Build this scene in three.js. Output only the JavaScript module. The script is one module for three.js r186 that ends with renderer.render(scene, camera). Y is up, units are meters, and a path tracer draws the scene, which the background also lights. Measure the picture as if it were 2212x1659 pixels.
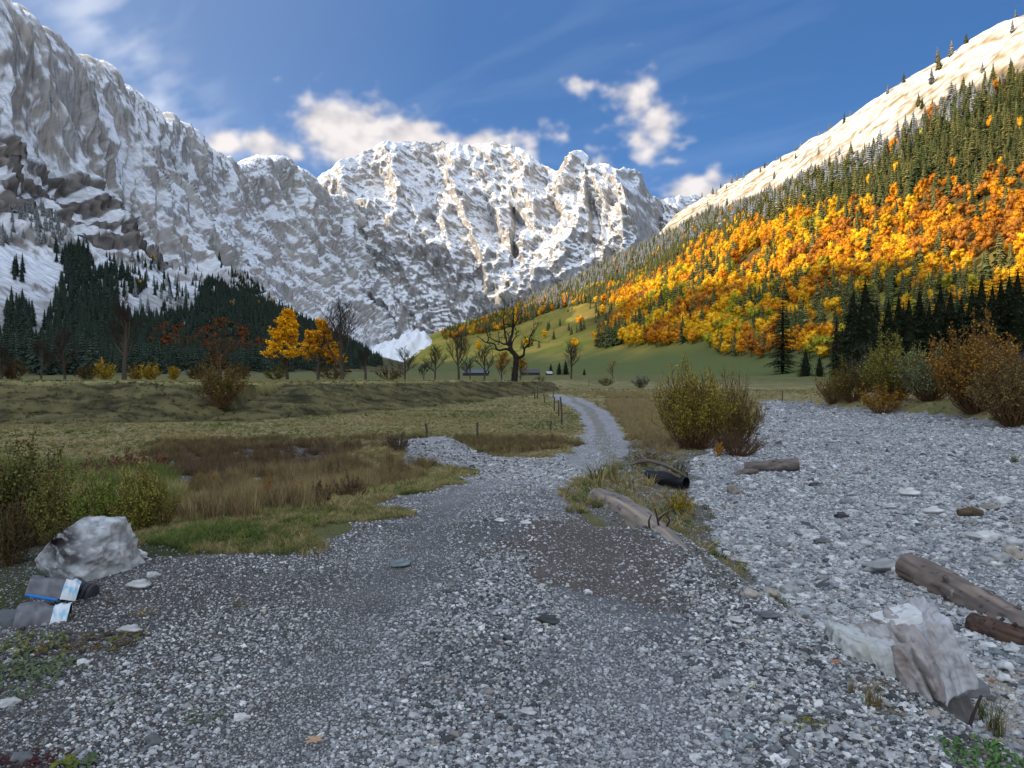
import * as THREE from 'three';
import { mergeVertices } from 'three/addons/utils/BufferGeometryUtils.js';

// ---------------------------------------------------------------- camera, sky, sun, exposure
const scene = new THREE.Scene();
const EYE = 1.6;
const camera = new THREE.PerspectiveCamera(54, 4 / 3, 0.1, 20000);
camera.position.set(0, EYE, 0);
camera.rotation.x = -0.01857;
camera.updateMatrixWorld(true);
const renderer = new THREE.WebGLRenderer({ antialias: true });
renderer.toneMapping = THREE.LinearToneMapping;
renderer.toneMappingExposure = 1.5;
renderer.shadowMap.enabled = true;

const SUN_EL = 27 * Math.PI / 180, SUN_BACK = 12 * Math.PI / 180;         // low sun from the left, a little behind the camera
const sunDir = new THREE.Vector3(-Math.cos(SUN_EL) * Math.cos(SUN_BACK), Math.sin(SUN_EL), Math.cos(SUN_EL) * Math.sin(SUN_BACK));
const sun = new THREE.DirectionalLight(new THREE.Color(1.0, 0.82, 0.58), 3.9);
sun.position.copy(sunDir).multiplyScalar(5000).add(new THREE.Vector3(0, 300, -2000));
sun.target.position.set(0, 300, -2000);
sun.castShadow = true;
sun.shadow.mapSize.set(4096, 4096);
Object.assign(sun.shadow.camera, { left: -3500, right: 3500, top: 3000, bottom: -2000, near: 100, far: 11000 });
scene.add(sun, sun.target);

// ---------------------------------------------------------------- random numbers and noise
function rng(a) { return () => { a |= 0; a = a + 0x6D2B79F5 | 0; let t = Math.imul(a ^ a >>> 15, 1 | a); t = t + Math.imul(t ^ t >>> 7, 61 | t) ^ t; return ((t ^ t >>> 14) >>> 0) / 4294967296; }; }
const PERM = new Uint8Array(512);
{ const r = rng(77), p = [...Array(256).keys()]; for (let i = 255; i > 0; i--) { const j = Math.floor(r() * (i + 1)); [p[i], p[j]] = [p[j], p[i]]; } for (let i = 0; i < 512; i++) PERM[i] = p[i & 255]; }
const GX = new Float32Array(256), GY = new Float32Array(256), GZ = new Float32Array(256);
{ const r = rng(5); for (let i = 0; i < 256; i++) { const z = r() * 2 - 1, a = r() * 6.2832, q = Math.sqrt(1 - z * z); GX[i] = q * Math.cos(a); GY[i] = q * Math.sin(a); GZ[i] = z; } }
function noise(x, y, z) {
  const fx = Math.floor(x), fy = Math.floor(y), fz = Math.floor(z); x -= fx; y -= fy; z -= fz;
  const X = fx & 255, Y = fy & 255, Z = fz & 255, u = x * x * x * (x * (x * 6 - 15) + 10), v = y * y * y * (y * (y * 6 - 15) + 10), w = z * z * z * (z * (z * 6 - 15) + 10);
  const A = PERM[X] + Y, B = PERM[X + 1] + Y, AA = PERM[A & 511] + Z, AB = PERM[(A + 1) & 511] + Z, BA = PERM[B & 511] + Z, BB = PERM[(B + 1) & 511] + Z;
  const g = (h, a, b, c) => { h = PERM[h & 511]; return GX[h] * a + GY[h] * b + GZ[h] * c; };
  const a = g(AA, x, y, z), b = g(BA, x - 1, y, z), c = g(AB, x, y - 1, z), d = g(BB, x - 1, y - 1, z), e = g(AA + 1, x, y, z - 1), f = g(BA + 1, x - 1, y, z - 1), h = g(AB + 1, x, y - 1, z - 1), k = g(BB + 1, x - 1, y - 1, z - 1);
  const p = a + u * (b - a), q = c + u * (d - c), s = e + u * (f - e), t = h + u * (k - h), m = p + v * (q - p), n = s + v * (t - s);
  return (m + w * (n - m)) * 1.5;
}
function fbm(x, y, z, o) { let s = 0, a = 0.5; for (let i = 0; i < o; i++) { s += a * noise(x, y, z); a *= 0.5; x = x * 2.03 + 17.1; y = y * 2.03 + 3.7; z = z * 2.03 + 9.2; } return s; }
function ridged(x, y, z, o) { let s = 0, a = 0.5, w = 1; for (let i = 0; i < o; i++) { let n = 1 - Math.abs(noise(x, y, z)) * 1.6; n *= n * w; w = Math.min(1, Math.max(0, n * 1.5)); s += a * n; a *= 0.5; x = x * 2.07 + 11.3; y = y * 2.07 + 5.1; z = z * 2.07 + 7.7; } return s; }
const clamp = (x, a = 0, b = 1) => Math.min(b, Math.max(a, x)), lerp = (a, b, t) => a + (b - a) * t, sstep = (a, b, x) => { x = clamp((x - a) / (b - a)); return x * x * (3 - 2 * x); };
function table(pts, x) { if (x <= pts[0][0]) return pts[0][1]; for (let i = 1; i < pts.length; i++) if (x <= pts[i][0]) { const a = pts[i - 1], b = pts[i]; return lerp(a[1], b[1], (x - a[0]) / (b[0] - a[0])); } return pts[pts.length - 1][1]; }
const mix3 = (a, b, t) => [lerp(a[0], b[0], t), lerp(a[1], b[1], t), lerp(a[2], b[2], t)];

// ---------------------------------------------------------------- the sky: one computed dome of blue air, thin cirrus, a few cumulus scraps and an unseen fill veil
{
  const W = 3072, H = 1536, data = new Float32Array(W * H * 4), D = Math.PI / 180;
  // cumulus: azimuth (right positive), elevation, half width, half height in degrees, density
  const puffs = [[-13.2, 17.75, 2.79, 1.56, 1.15], [-11.2, 16.35, 3.35, 1.64, 1.1], [-8.4, 16.95, 2.98, 1.48, 1.0], [-5.2, 15.95, 3.16, 1.23, 1.05], [-2.2, 16.15, 2.79, 1.23, 1.0], [0.3, 16.05, 1.58, 1.39, 0.8], [1.1, 17.15, 0.93, 0.74, 0.55], [-9, 15.15, 5.58, 1.31, 0.9], [-20.6, 15.3, 2.0, 1.0, 0.85], [-18.2, 15.6, 1.7, 1.2, 0.85], [-16.2, 15.4, 1.2, 0.8, 0.7], [5.2, 20.3, 1.2, 0.75, 0.7], [9.3, 19.5, 1.9, 1.7, 0.72], [10.9, 17.7, 1.9, 1.5, 0.85], [10.0, 16.4, 1.6, 1.2, 0.7], [12.2, 16.3, 1.2, 0.5, 0.45], [8.3, 20.5, 0.9, 0.7, 0.5], [3.4, 17.2, 1.3, 0.8, 0.45], [5.6, 16.1, 1.3, 0.8, 0.42], [7.0, 15.3, 0.8, 1.0, 0.42], [7.2, 17.6, 0.6, 0.5, 0.4], [11.6, 14.9, 1.3, 0.7, 0.5], [13.6, 13.1, 2.0, 1.0, 0.95], [14.8, 13.6, 1.2, 1.0, 0.7], [15.2, 12.4, 1.3, 0.9, 0.8], [33.3, 23.3, 1.4, 1.3, 0.42], [-15.6, 18.1, 0.5, 0.8, 0.4]];
  for (let row = 0; row < H; row++) {
    const el = ((row + 0.5) / H - 0.5) * Math.PI, y = Math.sin(el), ce = Math.cos(el), ed = el / D;
    for (let col = 0; col < W; col++) {
      const ra = ((col + 0.5) / W - 0.5) * 2 * Math.PI, x = Math.cos(ra) * ce, z = Math.sin(ra) * ce, o = (row * W + col) * 4;
      if (y < -0.05) { data[o] = 0.16; data[o + 1] = 0.17; data[o + 2] = 0.19; data[o + 3] = 1; continue; }
      let az = Math.atan2(x, -z) / D;                                       // 0 straight ahead, negative to the left
      const e = Math.max(0, ed), up = clamp(e / 90);
      let c = mix3([0.070, 0.198, 0.455], [0.036, 0.115, 0.300], sstep(3, 25, e)); c = mix3(c, [0.034, 0.10, 0.265], sstep(25, 75, e));
      const cs = clamp(x * sunDir.x + y * sunDir.y + z * sunDir.z, -1, 1), ga = Math.acos(cs) / D;
      const glow = (Math.exp(-ga / 20) * 2.6 + Math.exp(-ga / 34) * 0.6) * lerp(0.3, 1, sstep(25, 70, -az));    // forward scatter round the sun
      c = [c[0] + glow * 0.95, c[1] + glow * 0.97, c[2] + glow * 0.95];
      // cirrus streaks; out of view left and behind the veil is brightened to fill shade
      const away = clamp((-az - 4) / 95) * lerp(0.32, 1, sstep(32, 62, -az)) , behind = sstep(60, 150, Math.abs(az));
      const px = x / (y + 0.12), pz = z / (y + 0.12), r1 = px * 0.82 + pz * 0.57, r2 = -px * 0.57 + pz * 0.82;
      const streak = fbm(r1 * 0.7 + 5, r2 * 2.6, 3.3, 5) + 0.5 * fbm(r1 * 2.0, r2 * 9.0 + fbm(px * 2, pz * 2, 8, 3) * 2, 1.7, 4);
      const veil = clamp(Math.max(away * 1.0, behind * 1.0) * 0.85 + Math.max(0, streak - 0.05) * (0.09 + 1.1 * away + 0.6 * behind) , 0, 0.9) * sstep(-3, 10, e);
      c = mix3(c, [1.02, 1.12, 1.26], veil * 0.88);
      // low edge cirrus lit above the left ridge
      if (az < -18 && az > -40) { const w = Math.exp(-(((e - (34 - (az + 40) * 1.05)) / 3.4) ** 2)) * clamp(fbm(az * 0.22 + e * .1, e * 0.5 - az * 0.25, 4.4, 5) * 1.8 + 0.45); c = mix3(c, [0.82, 0.83, 0.86], w * 0.38); }
      if (az > -28 && az < 40 && e > 9 && e < 28) {
        let d = 0;
        const wx = fbm(az * 0.35, e * 0.5, 2.2, 4) * 1.6, wy = fbm(az * 0.35 + 40, e * 0.5, 6.2, 4) * 1.1;
        for (const [ca, ceL, hw, hh, k] of puffs) { const a = (az + wx - ca) / hw, b = (e + wy - ceL) / hh, q = a * a + b * b; if (q < 4) d = Math.max(d, k * Math.exp(-q * 0.9)) + 0.12 * k * Math.exp(-q); }
        if (d > 0.02) {
          const n = fbm(az * 0.55, e * 0.85, 9.1, 7), n2 = fbm(az * 0.5 - 0.35, e * 0.8 + 0.3, 9.1, 5);
          const dens = sstep(0.20, 1.0, d * 1.08 + n * 0.72), lit = clamp(0.93 + (n - n2) * 0.42 + (d - 0.7) * 0.12, 0.7, 1.05);
          c = mix3(c, [0.67 * lit, 0.62 * lit, 0.56 * lit + 0.03], dens * 0.88);
        }
      }
      data[o] = c[0]; data[o + 1] = c[1]; data[o + 2] = c[2]; data[o + 3] = 1;
    }
  }
  const t = new THREE.DataTexture(data, W, H, THREE.RGBAFormat, THREE.FloatType);
  t.mapping = THREE.EquirectangularReflectionMapping; t.magFilter = THREE.LinearFilter; t.minFilter = THREE.LinearFilter; t.needsUpdate = true;
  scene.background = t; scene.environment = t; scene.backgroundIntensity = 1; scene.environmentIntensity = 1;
}

// ---------------------------------------------------------------- building helpers
const F = 829.5 / Math.tan(27 * Math.PI / 180);                             // the photograph measured on a 2212 x 1659 grid
const V3 = (x, y, z) => new THREE.Vector3(x, y, z);
function rayDir(px, py) { return V3((px - 1106) / F, (829.5 - py) / F, -1).applyQuaternion(camera.quaternion); }
function at(px, py, depth) { const d = rayDir(px, py); return d.multiplyScalar(-depth / d.z).add(camera.position); }
const camInv = camera.matrixWorld.clone().invert();
function project(p) { const q = p.clone().applyMatrix4(camInv); return [1106 + F * q.x / -q.z, 829.5 - F * q.y / -q.z, -q.z]; }
const taken = new Map();
function numbered(name) { const n = taken.get(name) ?? 0; taken.set(name, n + 1); return n ? name + '_' + String(n).padStart(3, '0') : name; }
function tag(o, label, category, group, kind) { if (label) o.userData.label = label; if (category) o.userData.category = category; if (group) o.userData.group = group; if (kind) o.userData.kind = kind; return o; }
function thing(name, label, category, pos, turn = 0, group) { const g = new THREE.Group(); g.name = numbered(name); g.position.copy(pos); g.rotation.y = turn; scene.add(g); return tag(g, label, category, group); }
function part(name, geo, m, parent) { const o = new THREE.Mesh(geo, m); o.name = name; o.castShadow = o.receiveShadow = true; parent.add(o); return o; }
function struct(name, geo, m) { const o = part(numbered(name), geo, m, scene); o.userData.kind = 'structure'; return o; }
const mats = {};
function mat(key, color = [1, 1, 1], rough = 1, spec = 0.3, more = {}) { return mats[key] ??= new THREE.MeshPhysicalMaterial({ name: key, color: new THREE.Color().setRGB(...color), roughness: rough, specularIntensity: spec, vertexColors: true, side: THREE.DoubleSide, ...more }); }
class MB {
  constructor() { this.p = []; this.c = []; this.i = []; }
  get n() { return this.p.length / 3; }
  v(x, y, z, c) { this.p.push(x, y, z); this.c.push(c[0], c[1], c[2]); return this.n - 1; }
  tri(a, b, c) { this.i.push(a, b, c); }
  quad(o, u, w, c) { const k = this.n; this.v(o.x - u.x, o.y - u.y, o.z - u.z, c); this.v(o.x + w.x, o.y + w.y, o.z + w.z, c); this.v(o.x + u.x, o.y + u.y, o.z + u.z, c); this.v(o.x - w.x, o.y - w.y, o.z - w.z, c); this.i.push(k, k + 2, k + 1, k, k + 3, k + 2); }
  tube(pts, radii, seg, col, cap = true) {
    let nrm = V3(0, 0, 1), k0 = this.n; const t = V3(), b = V3();
    for (let i = 0; i < pts.length; i++) {
      t.subVectors(pts[Math.min(i + 1, pts.length - 1)], pts[Math.max(i - 1, 0)]).normalize();
      if (i === 0) nrm = Math.abs(t.y) > 0.9 ? V3(1, 0, 0) : V3(0, 1, 0);
      nrm.addScaledVector(t, -nrm.dot(t)).normalize(); b.crossVectors(t, nrm);
      const r = typeof radii === 'function' ? radii(i / (pts.length - 1)) : radii[i];
      for (let s = 0; s < seg; s++) { const a = s / seg * Math.PI * 2, cx = Math.cos(a) * r, sy = Math.sin(a) * r; const c = typeof col === 'function' ? col(i / (pts.length - 1), s / seg) : col; this.v(pts[i].x + nrm.x * cx + b.x * sy, pts[i].y + nrm.y * cx + b.y * sy, pts[i].z + nrm.z * cx + b.z * sy, c); }
    }
    for (let i = 0; i < pts.length - 1; i++) for (let s = 0; s < seg; s++) { const a = k0 + i * seg + s, c = k0 + i * seg + (s + 1) % seg; this.i.push(a, c, a + seg, c, c + seg, a + seg); }
    if (cap && seg > 3) for (const e of [0, pts.length - 1]) { const q = this.v(pts[e].x, pts[e].y, pts[e].z, typeof col === 'function' ? col(e ? 1 : 0, 0) : col); for (let s = 0; s < seg; s++) this.i.push(q, k0 + e * seg + s, k0 + e * seg + (s + 1) % seg); }
    return this;
  }
  geo(smooth = true) {
    let g = new THREE.BufferGeometry(); g.setAttribute('position', new THREE.Float32BufferAttribute(this.p, 3)); g.setAttribute('color', new THREE.Float32BufferAttribute(this.c, 3)); g.setIndex(this.i);
    if (!smooth) g = g.toNonIndexed(); g.computeVertexNormals(); return g;
  }
  add(o, dx = 0, dy = 0, dz = 0, s = 1) { const k = this.n; for (let j = 0; j < o.p.length; j += 3) this.p.push(o.p[j] * s + dx, o.p[j + 1] * s + dy, o.p[j + 2] * s + dz); for (const x of o.c) this.c.push(x); for (const x of o.i) this.i.push(x + k); return this; }
}
const rv = (r) => { const z = r() * 2 - 1, a = r() * 6.2832, q = Math.sqrt(1 - z * z); return V3(q * Math.cos(a), z, q * Math.sin(a)); };
function inPoly(poly, x, y) { let k = false; for (let i = 0, j = poly.length - 1; i < poly.length; j = i++) { const [a, b] = poly[i], [c, d] = poly[j]; if ((b > y) !== (d > y) && x < (c - a) * (y - b) / (d - b) + a) k = !k; } return k; }
function gridGeo(nu, nv, posFn, colFn, blur = 0) {                                    // a sheet of nu x nv points; its colours may ask for the finished normal
  const p = new Float32Array(nu * nv * 3), idx = new Uint32Array((nu - 1) * (nv - 1) * 6), q = V3();
  for (let j = 0, k = 0; j < nv; j++) for (let i = 0; i < nu; i++, k += 3) { posFn(i, j, q); p[k] = q.x; p[k + 1] = q.y; p[k + 2] = q.z; }
  for (let j = 0, k = 0; j < nv - 1; j++) for (let i = 0; i < nu - 1; i++) { const a = j * nu + i; idx[k++] = a; idx[k++] = a + 1; idx[k++] = a + nu; idx[k++] = a + 1; idx[k++] = a + nu + 1; idx[k++] = a + nu; }
  const g = new THREE.BufferGeometry(); g.setAttribute('position', new THREE.BufferAttribute(p, 3)); g.setIndex(new THREE.BufferAttribute(idx, 1)); g.computeVertexNormals();
  const n = g.attributes.normal.array, c = new Float32Array(nu * nv * 3); let soft = null;
  if (blur) {                                                               // the slope round each point, averaged over a window
    const a = new Float32Array(nu * nv), b = new Float32Array(nu * nv); soft = new Float32Array(nu * nv);
    for (let k = 0; k < a.length; k++) a[k] = Math.abs(n[3 * k + 1]);
    for (let j = 0; j < nv; j++) for (let i = 0; i < nu; i++) { let s = 0, m = 0; for (let d = -blur; d <= blur; d += 3) { const q = i + d; if (q >= 0 && q < nu) { s += a[j * nu + q]; m++; } } b[j * nu + i] = s / m; }
    for (let j = 0; j < nv; j++) for (let i = 0; i < nu; i++) { let s = 0, m = 0; for (let d = -blur; d <= blur; d += 3) { const q = j + d; if (q >= 0 && q < nv) { s += b[q * nu + i]; m++; } } soft[j * nu + i] = s / m; }
  }
  for (let j = 0, k = 0; j < nv; j++) for (let i = 0; i < nu; i++, k += 3) { const col = colFn(i, j, p[k], p[k + 1], p[k + 2], n[k], n[k + 1], n[k + 2], soft ? soft[k / 3] : 0); c[k] = col[0]; c[k + 1] = col[1]; c[k + 2] = col[2]; }
  g.setAttribute('color', new THREE.BufferAttribute(c, 3)); return g;
}

// ---------------------------------------------------------------- mountains and hills, built from cross-sections across the valley (heights from eye level)
function cat(a, b, c, d, t) { const t2 = t * t, t3 = t2 * t; return 0.5 * (2 * b + (c - a) * t + (2 * a - 5 * b + 4 * c - d) * t2 + (3 * b - a - 3 * c + d) * t3); }
function sections(list) {                                                   // [z, [[x, y], ...]] -> point on the slope at (z, t)
  const zs = list.map((s) => s[0]), n = list[0][1].length;
  const row = (k, i) => list[clamp(k, 0, list.length - 1)][1][clamp(i, 0, n - 1)];
  return (z, t, out) => {
    let k = 0; while (k < zs.length - 2 && z < zs[k + 1]) k++;
    const f = clamp((z - zs[k]) / (zs[k + 1] - zs[k])), u = clamp(t) * (n - 1), i = Math.min(n - 2, Math.floor(u)), g = u - i, q = [0, 1];
    for (const m of q) q[m] = cat(...[-1, 0, 1, 2].map((di) => { const a = row(k, i + di)[m], b = row(k + 1, i + di)[m]; const s = f; return a + (b - a) * s; }), g);
    return out.set(q[0], q[1] + EYE, z);
  };
}
const leftSec = sections([
  [700, [[-150, -2], [-272, 3], [-380, 40], [-476, 103], [-612, 200], [-693, 300], [-850, 480], [-1500, 300]]],
  [0, [[-150, -3], [-272, 3], [-380, 40], [-476, 103], [-612, 200], [-693, 310], [-850, 550], [-1500, 300]]],
  [-300, [[-140, -3], [-272, 3], [-380, 40], [-476, 103], [-612, 206], [-693, 325], [-850, 580], [-1500, 300]]],
  [-600, [[-130, -3], [-272, 3], [-380, 40], [-476, 103], [-612, 210], [-693, 331], [-850, 566], [-1500, 300]]],
  [-820, [[-130, -3], [-280, 8], [-385, 48], [-480, 110], [-612, 213], [-693, 331], [-850, 535], [-1500, 300]]],
  [-1000, [[-150, -3], [-275, 16], [-380, 64], [-485, 118], [-606, 215], [-693, 331], [-850, 556], [-1500, 300]]],
  [-1240, [[-150, -1], [-262, 34], [-350, 78], [-470, 130], [-595, 200], [-700, 335], [-843, 609], [-1500, 350]]],
  [-1430, [[-150, 1], [-262, 28], [-350, 62], [-470, 118], [-620, 210], [-745, 380], [-868, 632], [-1500, 380]]],
  [-1700, [[-180, 4], [-290, 16], [-400, 50], [-520, 116], [-660, 240], [-790, 430], [-930, 672], [-1500, 400]]],
  [-2076, [[-200, 6], [-330, 24], [-450, 74], [-560, 150], [-700, 290], [-850, 500], [-990, 713], [-1500, 400]]],
  [-2614, [[-230, 12], [-350, 40], [-470, 100], [-600, 195], [-740, 345], [-880, 545], [-1004, 732], [-1500, 400]]],
  [-3183, [[-200, 16], [-300, 60], [-400, 140], [-500, 260], [-620, 430], [-740, 610], [-870, 790], [-1400, 500]]],
  [-3500, [[-100, 20], [-190, 80], [-290, 180], [-390, 310], [-500, 460], [-620, 620], [-760, 760], [-1300, 500]]],
  [-3900, [[-50, 20], [-120, 80], [-200, 180], [-300, 300], [-400, 420], [-500, 520], [-620, 560], [-1300, 400]]]]);
const rightSec = sections([
  [300, [[60, -7], [120, -3], [170, 2], [230, 20], [320, 75], [430, 160], [640, 270], [1100, 300]]],
  [-60, [[55, -7], [120, -3], [170, 2], [220, 20], [300, 75], [400, 150], [580, 260], [1100, 300]]],
  [-200, [[50, -7], [110, -3], [145, 4], [190, 28], [270, 90], [370, 165], [530, 275], [1100, 330]]],
  [-330, [[30, -7], [85, -2.5], [112, 4], [160, 34], [250, 96], [356, 176], [512, 292], [1100, 350]]],
  [-450, [[0, -7], [62, -1], [95, 9], [150, 46], [240, 110], [350, 186], [508, 308], [1100, 350]]],
  [-745, [[-90, -7], [-20, 2], [62, 26], [140, 70], [235, 136], [350, 221], [506, 337], [1100, 350]]],
  [-1188, [[-190, -6], [-70, 24], [50, 62], [150, 112], [260, 181], [385, 268], [528, 371], [1100, 340]]],
  [-1600, [[-240, 14], [-130, 52], [20, 112], [130, 170], [270, 256], [390, 330], [515, 396], [1100, 350]]],
  [-1900, [[-330, 30], [-250, 74], [-110, 126], [40, 170], [180, 226], [345, 322], [505, 415], [1100, 360]]],
  [-2050, [[-330, -40], [-250, 4], [-110, 56], [40, 110], [180, 170], [345, 260], [505, 350], [1100, 300]]],
  [-2400, [[-330, -120], [-250, -80], [-110, -40], [40, 10], [180, 60], [345, 110], [505, 180], [1100, 200]]]]);
const SNOW = [0.70, 0.72, 0.75], ROCKS = [[0.26, 0.25, 0.24], [0.35, 0.315, 0.275], [0.17, 0.165, 0.165], [0.41, 0.35, 0.28]];
function rockColor(x, y, z) {
  const a = fbm(x / 90, y / 60, z / 90, 4), b = fbm(x / 12, y / 40, z / 12, 4), w = clamp(0.5 + b * 1.1);
  let c = mix3(ROCKS[0], ROCKS[1], clamp(0.5 + a * 1.4)); c = mix3(c, ROCKS[2], clamp(b * 1.2 - 0.05) * 0.9);
  return mix3(c, ROCKS[3], clamp(a * 1.6 - 0.3) * w);
}
const speckle = (() => {                                                    // fine broken rock and wind crust, several metres and less
  const N = 1024, d = new Uint8Array(N * N * 4);
  for (let j = 0, k = 0; j < N; j++) for (let i = 0; i < N; i++, k += 4) { const n = fbm(i / 40, j / 60, 3, 6) + 0.6 * (ridged(i / 26, j / 90, 8, 4) - 0.5) + 0.4 * fbm(i / 90, j / 9, 5, 4), v = clamp(0.93 + n * 0.55, 0.45, 1.0) * 255; d[k] = d[k + 1] = v; d[k + 2] = v; d[k + 3] = 255; }
  const t = new THREE.DataTexture(d, N, N); t.wrapS = t.wrapT = THREE.MirroredRepeatWrapping; t.magFilter = THREE.LinearFilter; t.needsUpdate = true; return t;
})();
const mountainMat = mat('mountain_rock_and_snow', [1.1, 1.1, 1.1], 0.95, 0.2, { map: speckle, bumpMap: speckle, bumpScale: 1.2 });
function withUV(g, f) { const p = g.attributes.position.array, uv = new Float32Array(p.length / 3 * 2); for (let i = 0; i < uv.length / 2; i++) { const [a, b] = f(p[3 * i], p[3 * i + 1], p[3 * i + 2]); uv[2 * i] = a; uv[2 * i + 1] = b; } g.setAttribute('uv', new THREE.BufferAttribute(uv, 2)); return g; }
const leftBase = (z, t, o) => leftSec(z, t, o);
const P0 = V3(), P1 = V3(), P2 = V3(), NN = V3();
const skyline = [[-60, -60], [0, -22], [17, 0], [44, 39], [74, 65], [109, 83], [139, 100], [174, 122], [205, 144], [235, 170], [261, 187], [288, 218], [314, 238], [329, 247], [347, 236], [366, 253], [383, 268], [397, 283], [418, 292], [444, 314], [471, 333], [505, 347], [523, 344], [540, 337], [562, 342], [580, 333], [593, 330], [606, 340], [619, 356], [641, 359], [649, 370], [658, 392], [667, 402], [700, 420]];
const CR = V3();
function crestLift(z) { if (z > -1180) return 0; leftSec(z, 0.857, CR); const px = 1106 + F * CR.x / -z, dy = at(px, table(skyline, px), -z).y - CR.y; return dy * sstep(-1180, -1260, z) * sstep(-3500, -3200, z); }
function leftSurf(z, t, out) {                                              // the displaced left slope
  leftBase(z, t, P0); leftBase(z, Math.min(1, t + 0.01), P1); leftBase(z - 5, t, P2);
  P1.sub(P0); P2.sub(P0); NN.crossVectors(P2, P1).normalize(); if (NN.y < 0) NN.negate();
  const h = P0.y - EYE, hi = sstep(90 - 60 * sstep(1250, 1700, -z), 210 - 120 * sstep(1250, 1700, -z), h - 25 * noise(z / 130, 3, t * 4)), top = 1 - sstep(0.86, 0.93, t);
  const s = t * 7 * 120;                                                    // metres down the fall line, about
  const skew = z + s * 0.18 + 46 * noise(z / 130, s / 110, 2) + 14 * noise(z / 40, s / 36, 6);
  let d = (ridged(skew / 170, s / 420, 1.5, 5) - 0.45) * 70 + (ridged(skew / 60, s / 150, 7.5, 5) - 0.45) * 36 + (ridged((skew + s * 0.5) / 34, (s - skew * 0.4) / 60, 3.5, 4) - 0.45) * 17 + fbm(skew / 30, s / 34, 4, 4) * 10 + fbm(skew / 9, s / 12, 8, 3) * 6;
  const step = h + 0.22 * z + 22 * noise(z / 90, h / 60, 5), q = step / 34, fr = q - Math.floor(q), led = (sstep(0.55, 0.95, fr) - fr) * 15;
  d = d * hi * lerp(0.45, 1, top) + led * hi * 0.45 * clamp(0.1 + 1.3 * noise(z / 150, h / 110, 21));
  // the bare cliff bands low on the near face
  const cb = sstep(140, 175, h) * sstep(345, 300, h) * sstep(-1380, -1200, z);
  if (cb > 0) { const bq = (h - 0.06 * z + 9 * noise(z / 60, 1, 3)) / 44, bf = bq - Math.floor(bq); d += cb * ((sstep(0.5, 0.72, bf) - bf * 0.95) * 17 + (ridged(z / 15, h / 90, 2, 4) - 0.5) * 24 + fbm(z / 14, h / 10, 4, 3) * 7); }
  d += (1 - hi) * fbm(P0.x / 45, P0.y / 45, z / 45, 4) * 9;
  const crest = sstep(0.72, 0.857, t) * (1 - sstep(0.86, 0.9, t));
  P0.y += (z < -1180 ? crestLift(z) * sstep(0.55, 0.857, t) * (1 - sstep(0.9, 1, t)) : 0) + crest * ((ridged(z / 30, 1, 5, 5) - 0.5) * 17 + fbm(z / 12, 4, 4, 3) * 9 - 4); d *= 1 - 0.6 * crest;
  return out.copy(P0).addScaledVector(NN, d);
}
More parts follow.
